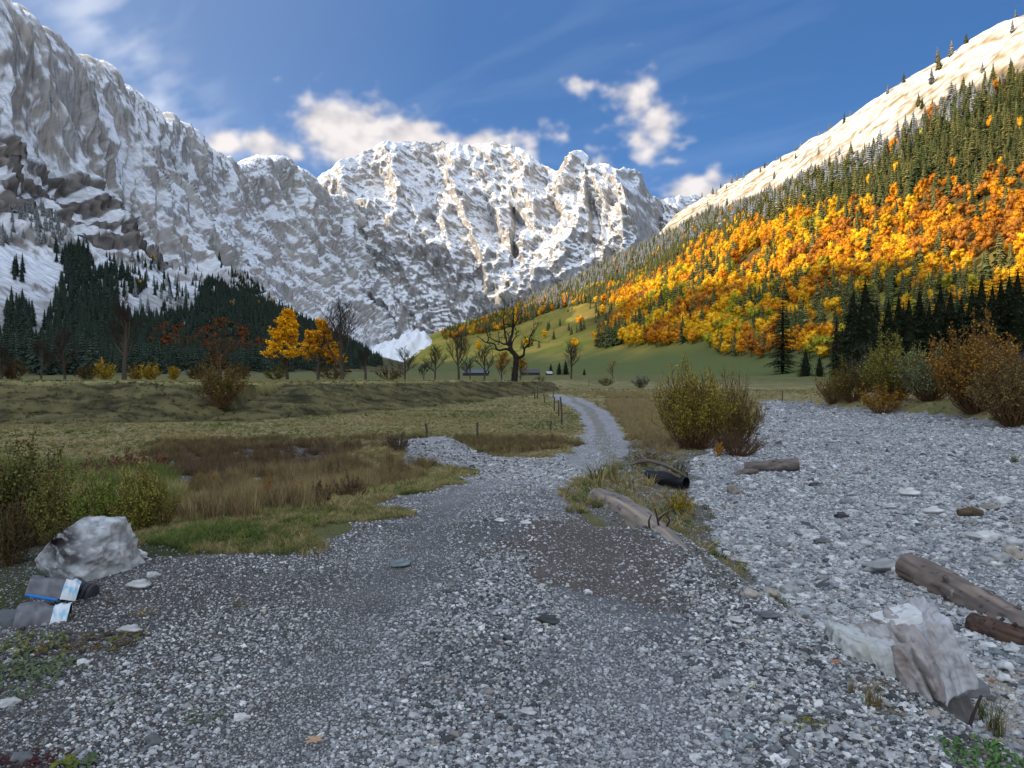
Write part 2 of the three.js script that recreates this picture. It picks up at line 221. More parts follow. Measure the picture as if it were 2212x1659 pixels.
{
  const NZ = 620, NT = 405, zOf = (i, t) => { const f = i / (NZ - 1), s = 1.28 * (150 + 820 * Math.min(t, 0.857)); return f < 0.08 ? lerp(700, -s, f / 0.08) : -s * Math.pow(3900 / s, (f - 0.08) / 0.92); };
  const tOf = (j) => { const f = j / (NT - 1); return f < 0.94 ? f / 0.94 * 0.875 : lerp(0.875, 1, (f - 0.94) / 0.06); };
  const g = gridGeo(NZ, NT, (i, j, q) => leftSurf(zOf(i, tOf(j)), tOf(j), q), (i, j, x, y, z, nx, ny, nz, soft) => {
    const h = y - EYE, ay = Math.abs(ny);
    const big = fbm(x / 160, y / 160, z / 160, 3), fine = fbm(x / 9, y / 9, z / 9, 4);
    const line = 100 + 46 * fbm(z / 190, x / 190, 1, 4) - 46 * sstep(-1000, -650, z) + sstep(-1150, -1600, z) * -70;
    let rock = rockColor(x, y, z);
    leftSec(zOf(i, tOf(j)), tOf(j), P1); const h0 = P1.y - EYE, cliff = sstep(140, 175, h0 + 14 * noise(z / 50, 3, 3)) * sstep(345, 300, h0 + 20 * noise(z / 60, 1, 9)) * sstep(-1380, -1200, z);
    rock = mix3(rock, [rock[0] * 0.62, rock[1] * 0.62, rock[2] * 0.63], cliff * 0.85);
    const th = lerp(0.5, soft, 0.85) - 0.025 + big * 0.16 + 0.06 * sstep(1500, 3000, -z) * sstep(500, 200, h) + cliff * 0.12 - 0.10 * sstep(200, 150, h) * sstep(-1500, -1250, z);
    const s0 = tOf(j) * 840, z0 = zOf(i, tOf(j)), sk = z0 + s0 * 0.18 + 46 * noise(z0 / 130, s0 / 110, 2) + 14 * noise(z0 / 40, s0 / 36, 6);
    const stA = fbm(sk / 40, s0 / 120, 3, 4), stB = fbm(sk / 9, s0 / 32, 5, 4), stC = fbm(sk / 3.2, s0 / 9, 7, 2), bed = fbm((z + y) / 60, (y + 0.25 * z) / 9, 9, 3);
    let sn = sstep(-0.07, 0.08, (ay - th) * 1.3 + stA * 0.24 + stB * 0.26 + stC * 0.16 + fine * 0.12 + bed * 0.12), dust = clamp(0.10 + big * 0.3 + stB * 0.5);
    if (cliff > 0.02) { const bq = (h0 - 0.06 * z0 + 9 * noise(z0 / 60, 1, 3)) / 44 + 0.05 * noise(z0 / 9, h0 / 9, 1), bf = bq - Math.floor(bq), face = sstep(0.26, 0.34, bf) * (1 - sstep(0.84, 0.92, bf)), v = fbm(z0 / 5, h0 / 30, 6, 4); sn = lerp(sn, clamp(1 - face * 1.3 + v * 0.8), cliff); dust *= 1 - cliff; rock = mix3(rock, mix3([0.085, 0.083, 0.085], [0.25, 0.22, 0.19], clamp(0.40 + v * 1.7)), cliff * face); }
    const high = mix3(rock, SNOW, Math.max(sn, dust));
    const grass = mix3([0.075, 0.085, 0.035], [0.13, 0.10, 0.06], clamp(0.5 + fbm(x / 30, y / 30, z / 30, 4) * 1.6));
    const dusk = mix3(grass, [0.55, 0.555, 0.56], clamp(sstep(line - 60, line, h) * 0.75 + fine * 0.5 * sstep(line - 70, line, h)));
    return mix3(dusk, high, sstep(line - 12, line + 16, h + fine * 30));
  }, 24);
  struct('left_mountain', withUV(g, (x, y, z) => [(z + 0.1 * y) / 130, (y - x * 0.7) / 480]), mountainMat).userData.label = 'snow streaked rock mountain rising along the left of the valley, in shade';
}
// ---- the massif that closes the valley: crest and foot given as bearings with their distances
const crestPts = [[380, 520, 3500], [560, 470, 3500], [640, 432, 3550], [668, 397, 3600], [700, 372, 3700], [740, 344, 3760], [790, 325, 3880], [830, 308, 4000], [870, 304, 4060], [900, 302, 4100], [930, 306, 4130], [960, 304, 4140], [1000, 312, 4150], [1030, 309, 4150], [1060, 305, 4150], [1100, 309, 4150], [1125, 318, 4120], [1150, 336, 4080], [1180, 356, 4040], [1204, 366, 4000], [1222, 345, 3960], [1240, 330, 3940], [1258, 328, 3930], [1274, 341, 3930], [1284, 362, 3900], [1300, 356, 3860], [1318, 360, 3830], [1340, 371, 3780], [1360, 364, 3840], [1383, 370, 3880], [1392, 392, 3930], [1408, 424, 4000], [1440, 428, 4200], [1470, 422, 4300], [1500, 418, 4400], [1514, 424, 4450], [1528, 452, 4500], [1600, 500, 4500], [1760, 560, 4500]];
const footPts = [[380, 770, 2900], [700, 775, 2850], [900, 775, 2800], [1050, 765, 2780], [1150, 730, 2750], [1250, 690, 2800], [1400, 680, 3000], [1600, 690, 3300], [1760, 690, 3400]];
const ribs = [ // polylines on the face, outward push in metres, half width on the same grid
  [[[700, 375], [760, 430], [830, 460], [900, 530]], 70, 26], [[[830, 310], [850, 370], [880, 430], [905, 480], [960, 560]], 120, 34], [[[985, 310], [975, 390], [1000, 430], [1012, 480], [1050, 560], [1075, 620]], 150, 34],
  [[[1060, 305], [1065, 380], [1090, 430], [1150, 480]], 70, 26], [[[1150, 336], [1130, 400], [1160, 450]], 60, 24], [[[1255, 330], [1235, 390], [1200, 430], [1150, 470], [1130, 520]], 110, 34], [[[1340, 368], [1352, 420], [1375, 470], [1393, 520], [1370, 560]], 230, 52],
  [[[1300, 380], [1260, 470], [1220, 540], [1150, 600], [1110, 660]], 120, 55], [[[1375, 480], [1300, 560], [1210, 610], [1140, 650]], 90, 40], [[[620, 520], [700, 560], [800, 640]], 60, 40], [[[760, 470], [850, 540], [900, 640]], 60, 40],
  [[[930, 330], [925, 400], [930, 470]], -60, 26], [[[1045, 420], [1060, 500], [1100, 540]], -90, 26], [[[1110, 460], [1165, 520], [1150, 560]], -110, 34], [[[1215, 640], [1190, 560], [1210, 520]], -40, 14], [[[1425, 430], [1420, 500], [1410, 560]], -190, 26]];
function segDist(pl, x, y) { let m = 1e9; for (let i = 0; i + 1 < pl.length; i++) { const [a, b] = pl[i], [c, d] = pl[i + 1], dx = c - a, dy = d - b, t = clamp(((x - a) * dx + (y - b) * dy) / (dx * dx + dy * dy)); m = Math.min(m, Math.hypot(x - a - t * dx, y - b - t * dy)); } return m; }
const bowls = [[1170, 515, 46], [1055, 500, 34], [920, 420, 34], [800, 430, 26], [1110, 560, 30], [1040, 640, 30], [700, 520, 40], [1250, 560, 36]];
const bowl = (x, y, z) => { const [px, py] = project(P2.set(x, y, z)); let m = 0; for (const [a, b, w] of bowls) m = Math.max(m, Math.exp(-((px - a) ** 2 + (py - b) ** 2) / (w * w))); return m * 0.16; };
const crag = (X) => (ridged(X / 95, 1, 3, 5) - 0.5) * 20 * clamp(0.5 + 1.4 * noise(X / 260, 4, 4)) + fbm(X / 22, 2, 2, 3) * 12;
const crestY = (x) => table(crestPts.map((p) => [p[0], p[1]]), x), crestD = (x) => table(crestPts.map((p) => [p[0], p[2]]), x);
{
  const NU = 630, NV = 365, cy = [], cd = [], fy = [], fd = [];
  for (let i = 0; i < NU; i++) { const x = 380 + 1380 * i / (NU - 1); let d = 0; for (let k = -4; k <= 4; k++) d += crestD(x + k * 6) / 9; cy.push(crestY(x)); cd.push(d); fy.push(table(footPts.map((p) => [p[0], p[1]]), x)); fd.push(table(footPts.map((p) => [p[0], p[2]]), x)); }
  const g = gridGeo(NU, NV, (i, j, q) => {
    const x = 380 + 1380 * i / (NU - 1), f = j / (NV - 1), v = Math.min(1, f / 0.95), back = Math.max(0, (f - 0.95) / 0.05);
    const y = lerp(fy[i], cy[i], v), C = at(x, cy[i], cd[i]), B = at(x, fy[i], fd[i]);
    const dv = v < 0.5 ? lerp(0, 0.40, v / 0.5) : lerp(0.40, 1, (v - 0.5) / 0.5);          // steep wall below, broader shoulder above
    const D = lerp(fd[i], cd[i], dv); q.copy(at(x, y, D));
    let push = 0; const yy = y + 10 * noise(x / 30, y / 30, 1), xx = x + 10 * noise(x / 30, y / 30, 4);
    for (const [pl, amp, w] of ribs) { const dd = segDist(pl, xx, yy); if (dd < w * 3) push += amp * Math.exp(-dd / w * 1.35); }
    const X = q.x, Y = q.y, edge = 1 - sstep(0.9, 1, v) * 0.75;
    const gul = X - Y * 0.12 * Math.sign(X) + 30 * noise(X / 200, Y / 200, 3);
    const str = Y - X * (0.22 + 0.2 * sstep(-200, 300, X)) + 60 * noise(X / 200, Y / 150, 8), lq = str / 70, lf = lq - Math.floor(lq), lq2 = str / 23, lf2 = lq2 - Math.floor(lq2);
    let d = (ridged(gul / 270, Y / 560, 2.5, 5) - 0.45) * 190 + (ridged(gul / 80, Y / 260, 6.5, 4) - 0.45) * 58 + (ridged((X + Y * 0.6) / 70, (Y - X * 0.4) / 110, 9, 4) - 0.45) * 40 + fbm(X / 45, Y / 55, 4, 5) * 26 + fbm(X / 12, Y / 16, 2, 3) * 10;
    d += ((sstep(0.55, 0.95, lf) - lf) * 20 + (sstep(0.5, 0.95, lf2) - lf2) * 11) * clamp(0.1 + 1.6 * noise(X / 150, Y / 150, 12), 0, 1.2) * lerp(1.4, 0.5, sstep(350, 900, Y));
    d = (d + push) * edge * sstep(0, 0.06, v);
    if (back === 0) { const dir = q.clone().sub(camera.position).normalize(); dir.y *= 0.2; dir.normalize(); q.addScaledVector(dir, -d).add(V3(-0.18 * d, 0.14 * d, 0)); q.y += crag(X) * sstep(0.85, 1, v); } else { q.y += crag(X); q.z -= 600 * back; q.y -= 500 * back; }
  }, (i, j, x, y, z, nx, ny, nz, soft) => {
    const h = y - EYE, ay = Math.abs(ny), big = fbm(x / 260, y / 200, 3, 3), fine = fbm(x / 22, y / 22, z / 22, 4);
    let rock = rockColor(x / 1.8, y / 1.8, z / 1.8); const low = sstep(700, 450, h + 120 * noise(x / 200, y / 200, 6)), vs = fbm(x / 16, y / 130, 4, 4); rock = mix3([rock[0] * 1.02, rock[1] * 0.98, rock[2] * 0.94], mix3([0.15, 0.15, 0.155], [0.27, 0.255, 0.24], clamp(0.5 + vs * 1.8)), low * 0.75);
    const th = lerp(0.45, soft, 0.8) - 0.062 + big * 0.17 + 0.24 * sstep(760, 420, h + 200 * noise(x / 300, y / 300, 1)) - bowl(x, y, z);
    const st = ridged((x - y * 0.12) / 60, y / 200, 3, 4) - 0.5, st2 = fbm(x / 14, y / 18, z / 30, 3), bed = fbm(x / 90, (y - x * (0.22 + 0.2 * sstep(-200, 300, x))) / 15, 9, 4);
    const sn = sstep(-0.08, 0.10, (ay - th) * 1.3 + fine * 0.16 - st * 0.14 + st2 * 0.20 + bed * 0.26), dust = clamp(0.08 + big * 0.3 + fine * 0.35);
    return mix3(rock, SNOW, Math.max(sn, dust));
  }, 24);
  struct('central_massif', withUV(g, (x, y, z) => [(x - 0.15 * y) / 520, (y - z * 0.4) / 520]), mountainMat).userData.label = 'wide snow covered rock massif closing the valley, upper half in sun';
}
// ---- snow field at the foot of the massif
{
  const c = at(822, 782, 1650), g = gridGeo(120, 90, (i, j, q) => {
    const a = (i / 119 - 0.5) * 440, b = (j / 89 - 0.5) * 320, fan = Math.max(0, 1 - Math.abs(a - 50) / (a > 50 ? 160 : 250)), k = fan * 110 * sstep(-0.5, 0.45, j / 89 - 0.5) + 10 * (ridged(a / 30, b / 160, 2, 4) - 0.5) * fan * 3;
    q.set(c.x + a + b * 0.1, c.y - 30 + Math.max(-20, k) - (1 - sstep(0, 0.2, fan)) * 30 - sstep(82, 89, j) * 160, c.z - b);
  }, (i, j, x, y, z) => { const n = fbm(x / 30, y / 30, z / 30, 3); return [0.83 + n * 0.05, 0.845 + n * 0.05, 0.865 + n * 0.04]; });
  struct('snow_field', g, mat('snow', [1, 1, 1], 0.9, 0.2)).userData.label = 'smooth white snow fan at the foot of the central massif';
}
// ---- the right hill: meadow at its foot, wood, snow dusted ridge
const forestTop = [[1180, 640], [1400, 545], [1530, 472], [1620, 455], [1700, 425], [1800, 385], [1900, 345], [1960, 300], [2040, 240], [2120, 205], [2212, 150]];
function rightSurf(z, t, out) {
  rightSec(z, t, out); const h = out.y - EYE;
  const d = fbm(out.x / 60, out.y / 60, z / 60, 4) * 10 * sstep(2, 40, h) + fbm(out.x / 14, h / 8, z / 26, 4) * 3.2 * sstep(20, 80, h) + fbm(out.x / 30, z / 40, 3, 3) * 1.5;
  out.y += d + (ridged(z / 50, 2, 5, 4) - 0.5) * 8 * sstep(0.7, 0.857, t) * (1 - sstep(0.86, 0.93, t)); return out;
}
{
  const NZ = 400, NT = 225, zOf = (i) => { const f = i / (NZ - 1); return f < 0.05 ? lerp(300, -150, f / 0.05) : -150 * Math.pow(2400 / 150, (f - 0.05) / 0.95); }, tOf = (j) => { const f = j / (NT - 1); return f < 0.93 ? f / 0.93 * 0.88 : lerp(0.88, 1, (f - 0.93) / 0.07); };
  const g = gridGeo(NZ, NT, (i, j, q) => rightSurf(zOf(i), tOf(j), q), (i, j, x, y, z, nx, ny, nz) => {
    const [px, py] = project(P2.set(x, y, Math.min(z, -5))), above = z < -30 ? table(forestTop, px) - py : -100;
    const n1 = fbm(x / 22, y / 10, z / 40, 4), n2 = fbm(x / 70, y / 40, z / 70, 3), n3 = fbm(x / 5, y / 5, z / 5, 3);
    const meadow = mix3([0.20, 0.22, 0.04], [0.42, 0.31, 0.075], clamp(0.42 + n2 * 1.3 + n1 * 0.9 + n3 * 0.6)), forest = mix3([0.12, 0.07, 0.025], [0.10, 0.085, 0.03], clamp(0.5 + n1));
    const dryg = mix3([0.30, 0.205, 0.10], [0.20, 0.145, 0.06], clamp(0.5 + n3 * 1.5));
    const h = y - EYE; for (let q = 0; q < 3; q++) meadow[q] = lerp([0.115, 0.135, 0.05][q], meadow[q], sstep(4, 26, h + n2 * 12)); const wood = sstep(20, 60, h + n2 * 20) * sstep(-40, 60, x + 140 + n2 * 40);  // foot grass greener and darkened, the valley shade put into its colour
    let c = mix3(meadow, forest, wood * lerp(0.3, 1, sstep(1200, 1330, px + n1 * 60)) * (z > -1700 ? 1 : 0.3));
    const streak = fbm(x / 60 + y / 60, y / 5 + x / 24, z / 90, 5);                    // terraces of dry grass through the thin snow
    const s = sstep(-40, 60, above + n1 * 50 + streak * 40), fine = fbm(x / 18 + y / 9, y / 2.6 - z / 60, z / 22, 4), thin = clamp(0.80 + sstep(60, 200, above) * 0.22 - clamp(streak * 2.6 + 0.15) * lerp(1.0, 0.45, sstep(60, 190, above)) - clamp(fine * 1.8) * lerp(0.9, 0.45, sstep(60, 190, above)));
    return mix3(c, mix3(dryg, [0.80, 0.785, 0.76], thin), s);
  });
  struct('right_hill', g, mat('hill', [1, 1, 1], 1, 0.1)).userData.label = 'sunlit hill on the right with wooded slope and snow dusted ridge';
}

// ---------------------------------------------------------------- the near ground: gravel bank, track, riverbed, meadow and terrace as one height function
const edgeT = [[-10, 2.3], [3, 1.95], [4, 1.78], [5, 1.66], [6.75, 1.5], [10.6, 1.05], [14, 1.4], [18, 2.1], [22, 3.2], [26, 4], [30, 4.8], [45, 7.6], [60, 9.5], [110, 12]];
const toeT = [[-10, 3.7], [5, 3.45], [11, 3.3], [18, 4.2], [25, 6], [31, 8.6], [41, 13], [62, 20.5], [76, 25], [84, 30]];
const riverT = [[-40, 34], [20, 28], [59, 28.2], [66, 27], [78, 25]];
const terrT = [[-90, 38], [-60, 40], [-30, 43], [-16, 47], [-8, 62], [2.5, 90], [8, 112], [20, 170], [60, 300]];
const rutT = [[0, -0.35], [4, -0.2], [8, -0.05], [12, 0.1], [16, 0.6], [20, 1.5], [25, 2.8], [30, 3.65]];
function terraceD(x, z) { return (-z - table(terrT, x) + 2.5 * noise(x / 9, 2, 5)) * (x < -20 ? 0.95 : 0.62); }
function ground0(x, z) {
  const r = -z, xe = table(edgeT, r), xt = table(toeT, r), xr = table(riverT, r);
  let top = r < 8 ? -1.6 : r < 26 ? lerp(-1.6, -3.2, sstep(6, 27, r)) : -3.2;
  top -= 0.42 * sstep(2.6, 6.5, -x) * sstep(20, 9, r); if (x < -2) top -= 0.25 * sstep(0, 3.5, Math.hypot((x + 6.5) * 0.7, r - 14) < 6 ? 3.5 - Math.hypot((x + 6.5) * 0.7, r - 14) * 0.55 : 0);
  const bed = -2.85 - 0.45 * sstep(10, 45, r);
  let h = x < xe ? top : x < xt ? lerp(top, bed, sstep(0, 1, (x - xe) / (xt - xe))) : bed;
  if (r > 77) h = lerp(h, -2.95, sstep(77, 79, r)); else if (x > xt) h = lerp(h, -2.35, sstep(xr, xr + 2.6, x));
  const td = terraceD(x, z); if (td > 0) h = lerp(h, -0.92 - 0.012 * Math.max(0, r - 55), sstep(0, 15, td));
  if (r > 110) { const far = lerp(-2.5, -1.5, sstep(110, 900, r)) + 12 * sstep(900, 2200, r); h = lerp(h, far, sstep(110, 260, r)); }
  if (r < -5 || Math.hypot(x, z) > 300) h = lerp(h, -3, 0.0);
  h += 0.85 * Math.exp(-(((x + 2.75) / 1.5) ** 2 + ((r - 21.5) / 2.0) ** 2)) + 0.45 * Math.exp(-(((x + 3.9) / 1.0) ** 2 + ((r - 19.5) / 1.8) ** 2)) + 0.75 * Math.exp(-(((x + 2.3) / 0.95) ** 2 + ((r - 26.5) / 1.8) ** 2));
  if (r > 1 && r < 30) { const c = table(rutT, r); for (const o of [-0.8, 0.8]) h -= 0.035 * Math.exp(-(((x - c - o) / 0.26) ** 2)); }
  h -= 0.16 * Math.exp(-(((x - 1.2) / 0.26) ** 2 + ((r - 8.15) / 0.32) ** 2));
  return h + EYE;
}
function ground(x, z) {
  const r = Math.hypot(x, z), a = sstep(30, 60, r);
  let h = ground0(x, z) + noise(x / 2.6, 1, z / 2.6) * 0.045 + noise(x / 0.7, 4, z / 0.7) * 0.014 * sstep(40, 15, r) + noise(x / 14, 2, z / 14) * 0.14 * a;
  const xt = table(toeT, -z), river = x > xt && x < table(riverT, -z) && -z < 77; if (river) h += fbm(x / 3.2, 7, z / 4.5, 3) * 0.16 + noise(x / 9, 9, z / 12) * 0.12;
  const td = terraceD(x, z); if (td > 0 && td < 20) h += (fbm(x / 2.6, z / 1.3, 3, 4) * 0.5 - (ridged((x - z * 0.8) / 5, z / 9, 4, 3) - 0.4) * 0.3) * sstep(0, 3, td) * sstep(19, 9, td);
  return h;
}
function hit(px, py) { const d = rayDir(px, py); let t = 1.5, s = 0.02; for (let k = 0; k < 4000; k++) { const x = d.x * t, z = d.z * t; if (EYE + d.y * t < ground(x, z)) return V3(x, ground(x, z), z); t += Math.max(0.01, t * 0.004); if (t > 900) break; } return V3(d.x * t, ground(d.x * t, d.z * t), d.z * t); }
const onGround = (x, z, dy = 0) => V3(x, ground(x, z) + dy, z);
const worldPoly = (l) => l.map(([x, y]) => { if (y > 1659) return [(x - 1106) / F * 2.6, 4]; const p = hit(x, y); return [p.x, p.z]; });
const gravelPoly = worldPoly([[-250, 1700], [-60, 1400], [100, 1262], [300, 1208], [430, 1196], [560, 1192], [680, 1185], [720, 1158], [765, 1120], [830, 1080], [940, 1052], [1035, 1020], [1000, 1010], [880, 1000], [770, 975], [800, 955], [900, 948], [960, 942], [1010, 965], [1060, 985], [1170, 990], [1225, 978], [1258, 962], [1262, 930], [1252, 900], [1232, 878], [1200, 862], [1185, 855], [1200, 851], [1232, 856], [1275, 868], [1318, 892], [1345, 930], [1358, 972], [1345, 992], [1310, 1010], [1262, 1034], [1220, 1056], [1215, 1080], [1245, 1112], [1300, 1140], [1440, 1160], [1500, 1200], [1600, 1285], [1790, 1335], [1800, 1400], [1930, 1500], [2060, 1585], [2300, 1700]]);
const soilPoly = worldPoly([[1040, 1175], [1110, 1125], [1250, 1112], [1330, 1140], [1440, 1160], [1500, 1200], [1610, 1290], [1480, 1330], [1300, 1300], [1150, 1260]]);
const stonyPoly = worldPoly([[350, 975], [420, 962], [560, 970], [700, 960], [800, 960], [760, 1010], [600, 1030], [480, 1060], [380, 1040], [330, 1000]]);
const sandPoly = worldPoly([[2060, 1430], [2140, 1440], [2330, 1490], [2330, 1640], [2200, 1640], [2100, 1570], [2080, 1500]]);
function zone(x, z) {
  const r = -z, wob = 0.25 * clamp(r / 8, 0.3, 2), X = x + noise(x / 0.9, z / 0.9, 1) * wob, Z = z + noise(x / 0.9, z / 0.9, 6) * wob;
  if (inPoly(gravelPoly, X, Z) || (z > -2.9 && z < 8 && x > -3.2 && x < 2.2)) return 1;
  const xe = table(edgeT, r), xt = table(toeT, r);
  if (r < 77.5 && r > -60 && X > xt && X < table(riverT, r) + 0.8) return 2;
  if (r < 34 && X > xe - 0.3 && X <= xt) return 3;
  if (inPoly(stonyPoly, X, Z)) return 5;
  if (r < 8.6 && x < -2.6 && r > -6) return 6;
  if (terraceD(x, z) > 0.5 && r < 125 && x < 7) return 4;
  return 0;
}
{
  const angs = [], rads = []; const D = Math.PI / 180;
  for (let a = -46; a <= 46.01; a += 0.23) angs.push(a * D); for (let a = 52; a < 314; a += 6) angs.push(a * D); angs.push((360 - 46) * D);
  for (let r = 1.2; r < 150; r *= 1.0112) rads.push(r); for (let r = 152; r < 5000; r *= 1.06) rads.push(r);
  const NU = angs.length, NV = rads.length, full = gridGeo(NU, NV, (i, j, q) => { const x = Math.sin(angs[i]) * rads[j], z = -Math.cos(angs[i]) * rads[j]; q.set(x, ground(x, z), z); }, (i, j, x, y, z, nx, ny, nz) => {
    const k = zone(x, z), r = Math.hypot(x, z), n1 = fbm(x / 0.5, 1, z / 0.5, 3), n2 = fbm(x / 4, 2, z / 4, 4), n3 = fbm(x / 20, 5, z / 20, 3), g = 1 + n1 * 0.35;
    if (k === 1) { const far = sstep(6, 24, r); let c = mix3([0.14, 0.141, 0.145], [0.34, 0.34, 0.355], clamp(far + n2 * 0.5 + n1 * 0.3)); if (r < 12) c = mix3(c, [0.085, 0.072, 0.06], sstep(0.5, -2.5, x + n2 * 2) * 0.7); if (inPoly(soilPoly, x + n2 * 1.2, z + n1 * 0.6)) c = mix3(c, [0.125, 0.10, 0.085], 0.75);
      if (r > 24 && Math.abs(x - table([[24, 3.3], [30, 3.65], [43, 5.0], [64, 6.4], [83, 6.3]], r)) < 0.34 + n2 * 0.4) c = mix3(c, [0.20, 0.19, 0.13], 0.6);
      return [c[0] * g, c[1] * g, c[2] * g]; }
    if (inPoly(sandPoly, x + n1 * 0.3, z + n1 * 0.3) && k !== 1) return mix3([0.42, 0.375, 0.31], [0.34, 0.31, 0.27], clamp(0.5 + n2 + n1));
    if (k === 2) { const c = mix3([0.23, 0.24, 0.25], [0.35, 0.36, 0.375], clamp(0.5 + n2 + n3 * 0.5)); return [c[0] * g, c[1] * g, c[2] * g]; }
    if (k === 3) { const c = mix3([0.17, 0.165, 0.155], [0.12, 0.105, 0.07], clamp(0.5 + n2 * 1.4 + n1 * .6)); return [c[0] * g, c[1] * g, c[2] * g]; }
    if (k === 5) { const c = mix3([0.13, 0.128, 0.125], [0.07, 0.06, 0.045], clamp(0.5 + n2 * 1.4 + n1)); return c; }
    if (k === 6) return mix3([0.07, 0.065, 0.05], [0.05, 0.06, 0.025], clamp(0.5 + n1 + n2));
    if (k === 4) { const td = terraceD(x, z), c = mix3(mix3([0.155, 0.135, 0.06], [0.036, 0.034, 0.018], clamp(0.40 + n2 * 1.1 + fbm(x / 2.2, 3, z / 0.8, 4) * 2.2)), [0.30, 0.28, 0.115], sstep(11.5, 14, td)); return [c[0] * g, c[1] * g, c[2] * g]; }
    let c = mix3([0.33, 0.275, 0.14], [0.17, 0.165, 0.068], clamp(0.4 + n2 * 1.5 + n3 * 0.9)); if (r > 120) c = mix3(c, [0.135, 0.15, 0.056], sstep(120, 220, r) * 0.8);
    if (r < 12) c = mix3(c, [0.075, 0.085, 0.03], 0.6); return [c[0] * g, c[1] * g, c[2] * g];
  });
  const pos = full.attributes.position.array, idx = full.index.array, out = {}; const uv = new Float32Array(pos.length / 3 * 2); for (let i = 0; i < uv.length / 2; i++) { uv[2 * i] = pos[3 * i]; uv[2 * i + 1] = pos[3 * i + 2]; } full.setAttribute('uv', new THREE.BufferAttribute(uv, 2));
  const names = ['meadow', 'gravel_track', 'riverbed', 'river_bank', 'terrace_slope', 'stony_hollow', 'verge'];
  for (let k = 0; k < idx.length; k += 3) { const a = idx[k], b = idx[k + 1], c = idx[k + 2], n = zone((pos[3 * a] + pos[3 * b] + pos[3 * c]) / 3, (pos[3 * a + 2] + pos[3 * b + 2] + pos[3 * c + 2]) / 3); (out[n] ??= []).push(a, b, c); }
  const N = 256, tex = new Uint8Array(N * N * 4), rr = rng(9); for (let i = 0; i < N * N; i++) { const v = 150 + rr() * 105; tex[4 * i] = tex[4 * i + 1] = tex[4 * i + 2] = v; tex[4 * i + 3] = 255; }
  const grain = new THREE.DataTexture(tex, N, N); grain.wrapS = grain.wrapT = THREE.RepeatWrapping; grain.repeat.set(0.55, 0.55); grain.magFilter = THREE.LinearFilter; grain.colorSpace = THREE.SRGBColorSpace; grain.needsUpdate = true;
  for (const n in out) {
    const remap = new Map(), p = [], nn = [], c = [], u = [], ii = []; const A = full.attributes;
    for (const v of out[n]) { let m = remap.get(v); if (m === undefined) { m = remap.size; remap.set(v, m); for (let d = 0; d < 3; d++) { p.push(A.position.array[3 * v + d]); nn.push(A.normal.array[3 * v + d]); c.push(A.color.array[3 * v + d]); } u.push(uv[2 * v], uv[2 * v + 1]); } ii.push(m); }
    const g = new THREE.BufferGeometry(); g.setAttribute('position', new THREE.Float32BufferAttribute(p, 3)); g.setAttribute('normal', new THREE.Float32BufferAttribute(nn, 3)); g.setAttribute('color', new THREE.Float32BufferAttribute(c, 3)); g.setAttribute('uv', new THREE.Float32BufferAttribute(u, 2)); g.setIndex(ii);
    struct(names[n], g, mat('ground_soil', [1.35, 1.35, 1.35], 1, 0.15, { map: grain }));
  }
}

// ---------------------------------------------------------------- trees of the two wooded slopes
function icoPoints(detail) { let g = new THREE.IcosahedronGeometry(1, detail); g.deleteAttribute('uv'); g.deleteAttribute('normal'); g = mergeVertices(g, 1e-4); return g; }
const ICO = [0, 1, 2, 3].map((d) => icoPoints(d));
function blob(mb, o, rx, ry, rz, detail, seed, amp, col) {                   // a lumpy closed body
  const a = ICO[detail].attributes.position.array, k = mb.n, ix = ICO[detail].index.array;
  for (let j = 0; j < a.length; j += 3) { const m = 1 + amp * noise(a[j] * 1.7 + seed * 3.1, a[j + 1] * 1.7 + seed, a[j + 2] * 1.7); mb.v(o.x + a[j] * rx * m, o.y + a[j + 1] * ry * m, o.z + a[j + 2] * rz * m, typeof col === 'function' ? col(a[j], a[j + 1], a[j + 2]) : col); }
  for (const x of ix) mb.i.push(k + x);
}
function leafAt(mb, p, size, r, col, flat = 0) { const u = rv(r), w = rv(r); if (flat) { u.y *= 1 - flat; w.y *= 1 - flat; u.normalize(); } w.addScaledVector(u, -w.dot(u)).normalize(); mb.quad(p, u.multiplyScalar(size), w.multiplyScalar(size * 0.6), col); }
function broadleafCrown(seed, lobes = 26, leaves = 620) {
  const r = rng(seed), mb = new MB(), L = [];
  for (let i = 0; i < lobes; i++) { const d = rv(r), q = i < 4 ? 0.3 : 0.75; const yy = d.y * q, wd = 1 - 0.35 * Math.max(0, yy); L.push([V3(d.x * 0.30 * q * wd, 0.54 + yy * 0.40, d.z * 0.30 * q * wd), 0.075 + r() * 0.085, 0.70 + r() * 0.5]); }
  for (const [o, s, k] of L) { const c = [k, k * (0.92 + r() * 0.16), k]; blob(mb, o, s * 0.95, s * 0.9, s * 0.95, 0, r() * 50, 0.6, c); }
  for (let i = 0; i < leaves; i++) { const [o, s, k] = L[Math.floor(r() * L.length)], d = rv(r), m = 0.95 + r() * 0.6, v = k * (0.75 + r() * 0.6); leafAt(mb, V3(o.x + d.x * s * m, o.y + d.y * s * 1.1 * m, o.z + d.z * s * m), 0.022 + r() * 0.026, r, [v, v * (0.88 + r() * 0.24), v]); }
  return mb;
}
function trunkMB(h, r0, col) { return new MB().tube([V3(0, -0.06, 0), V3(0.01, h * 0.5, 0), V3(0, h, 0.01)], [r0 * 1.3, r0, r0 * 0.5], 6, col); }
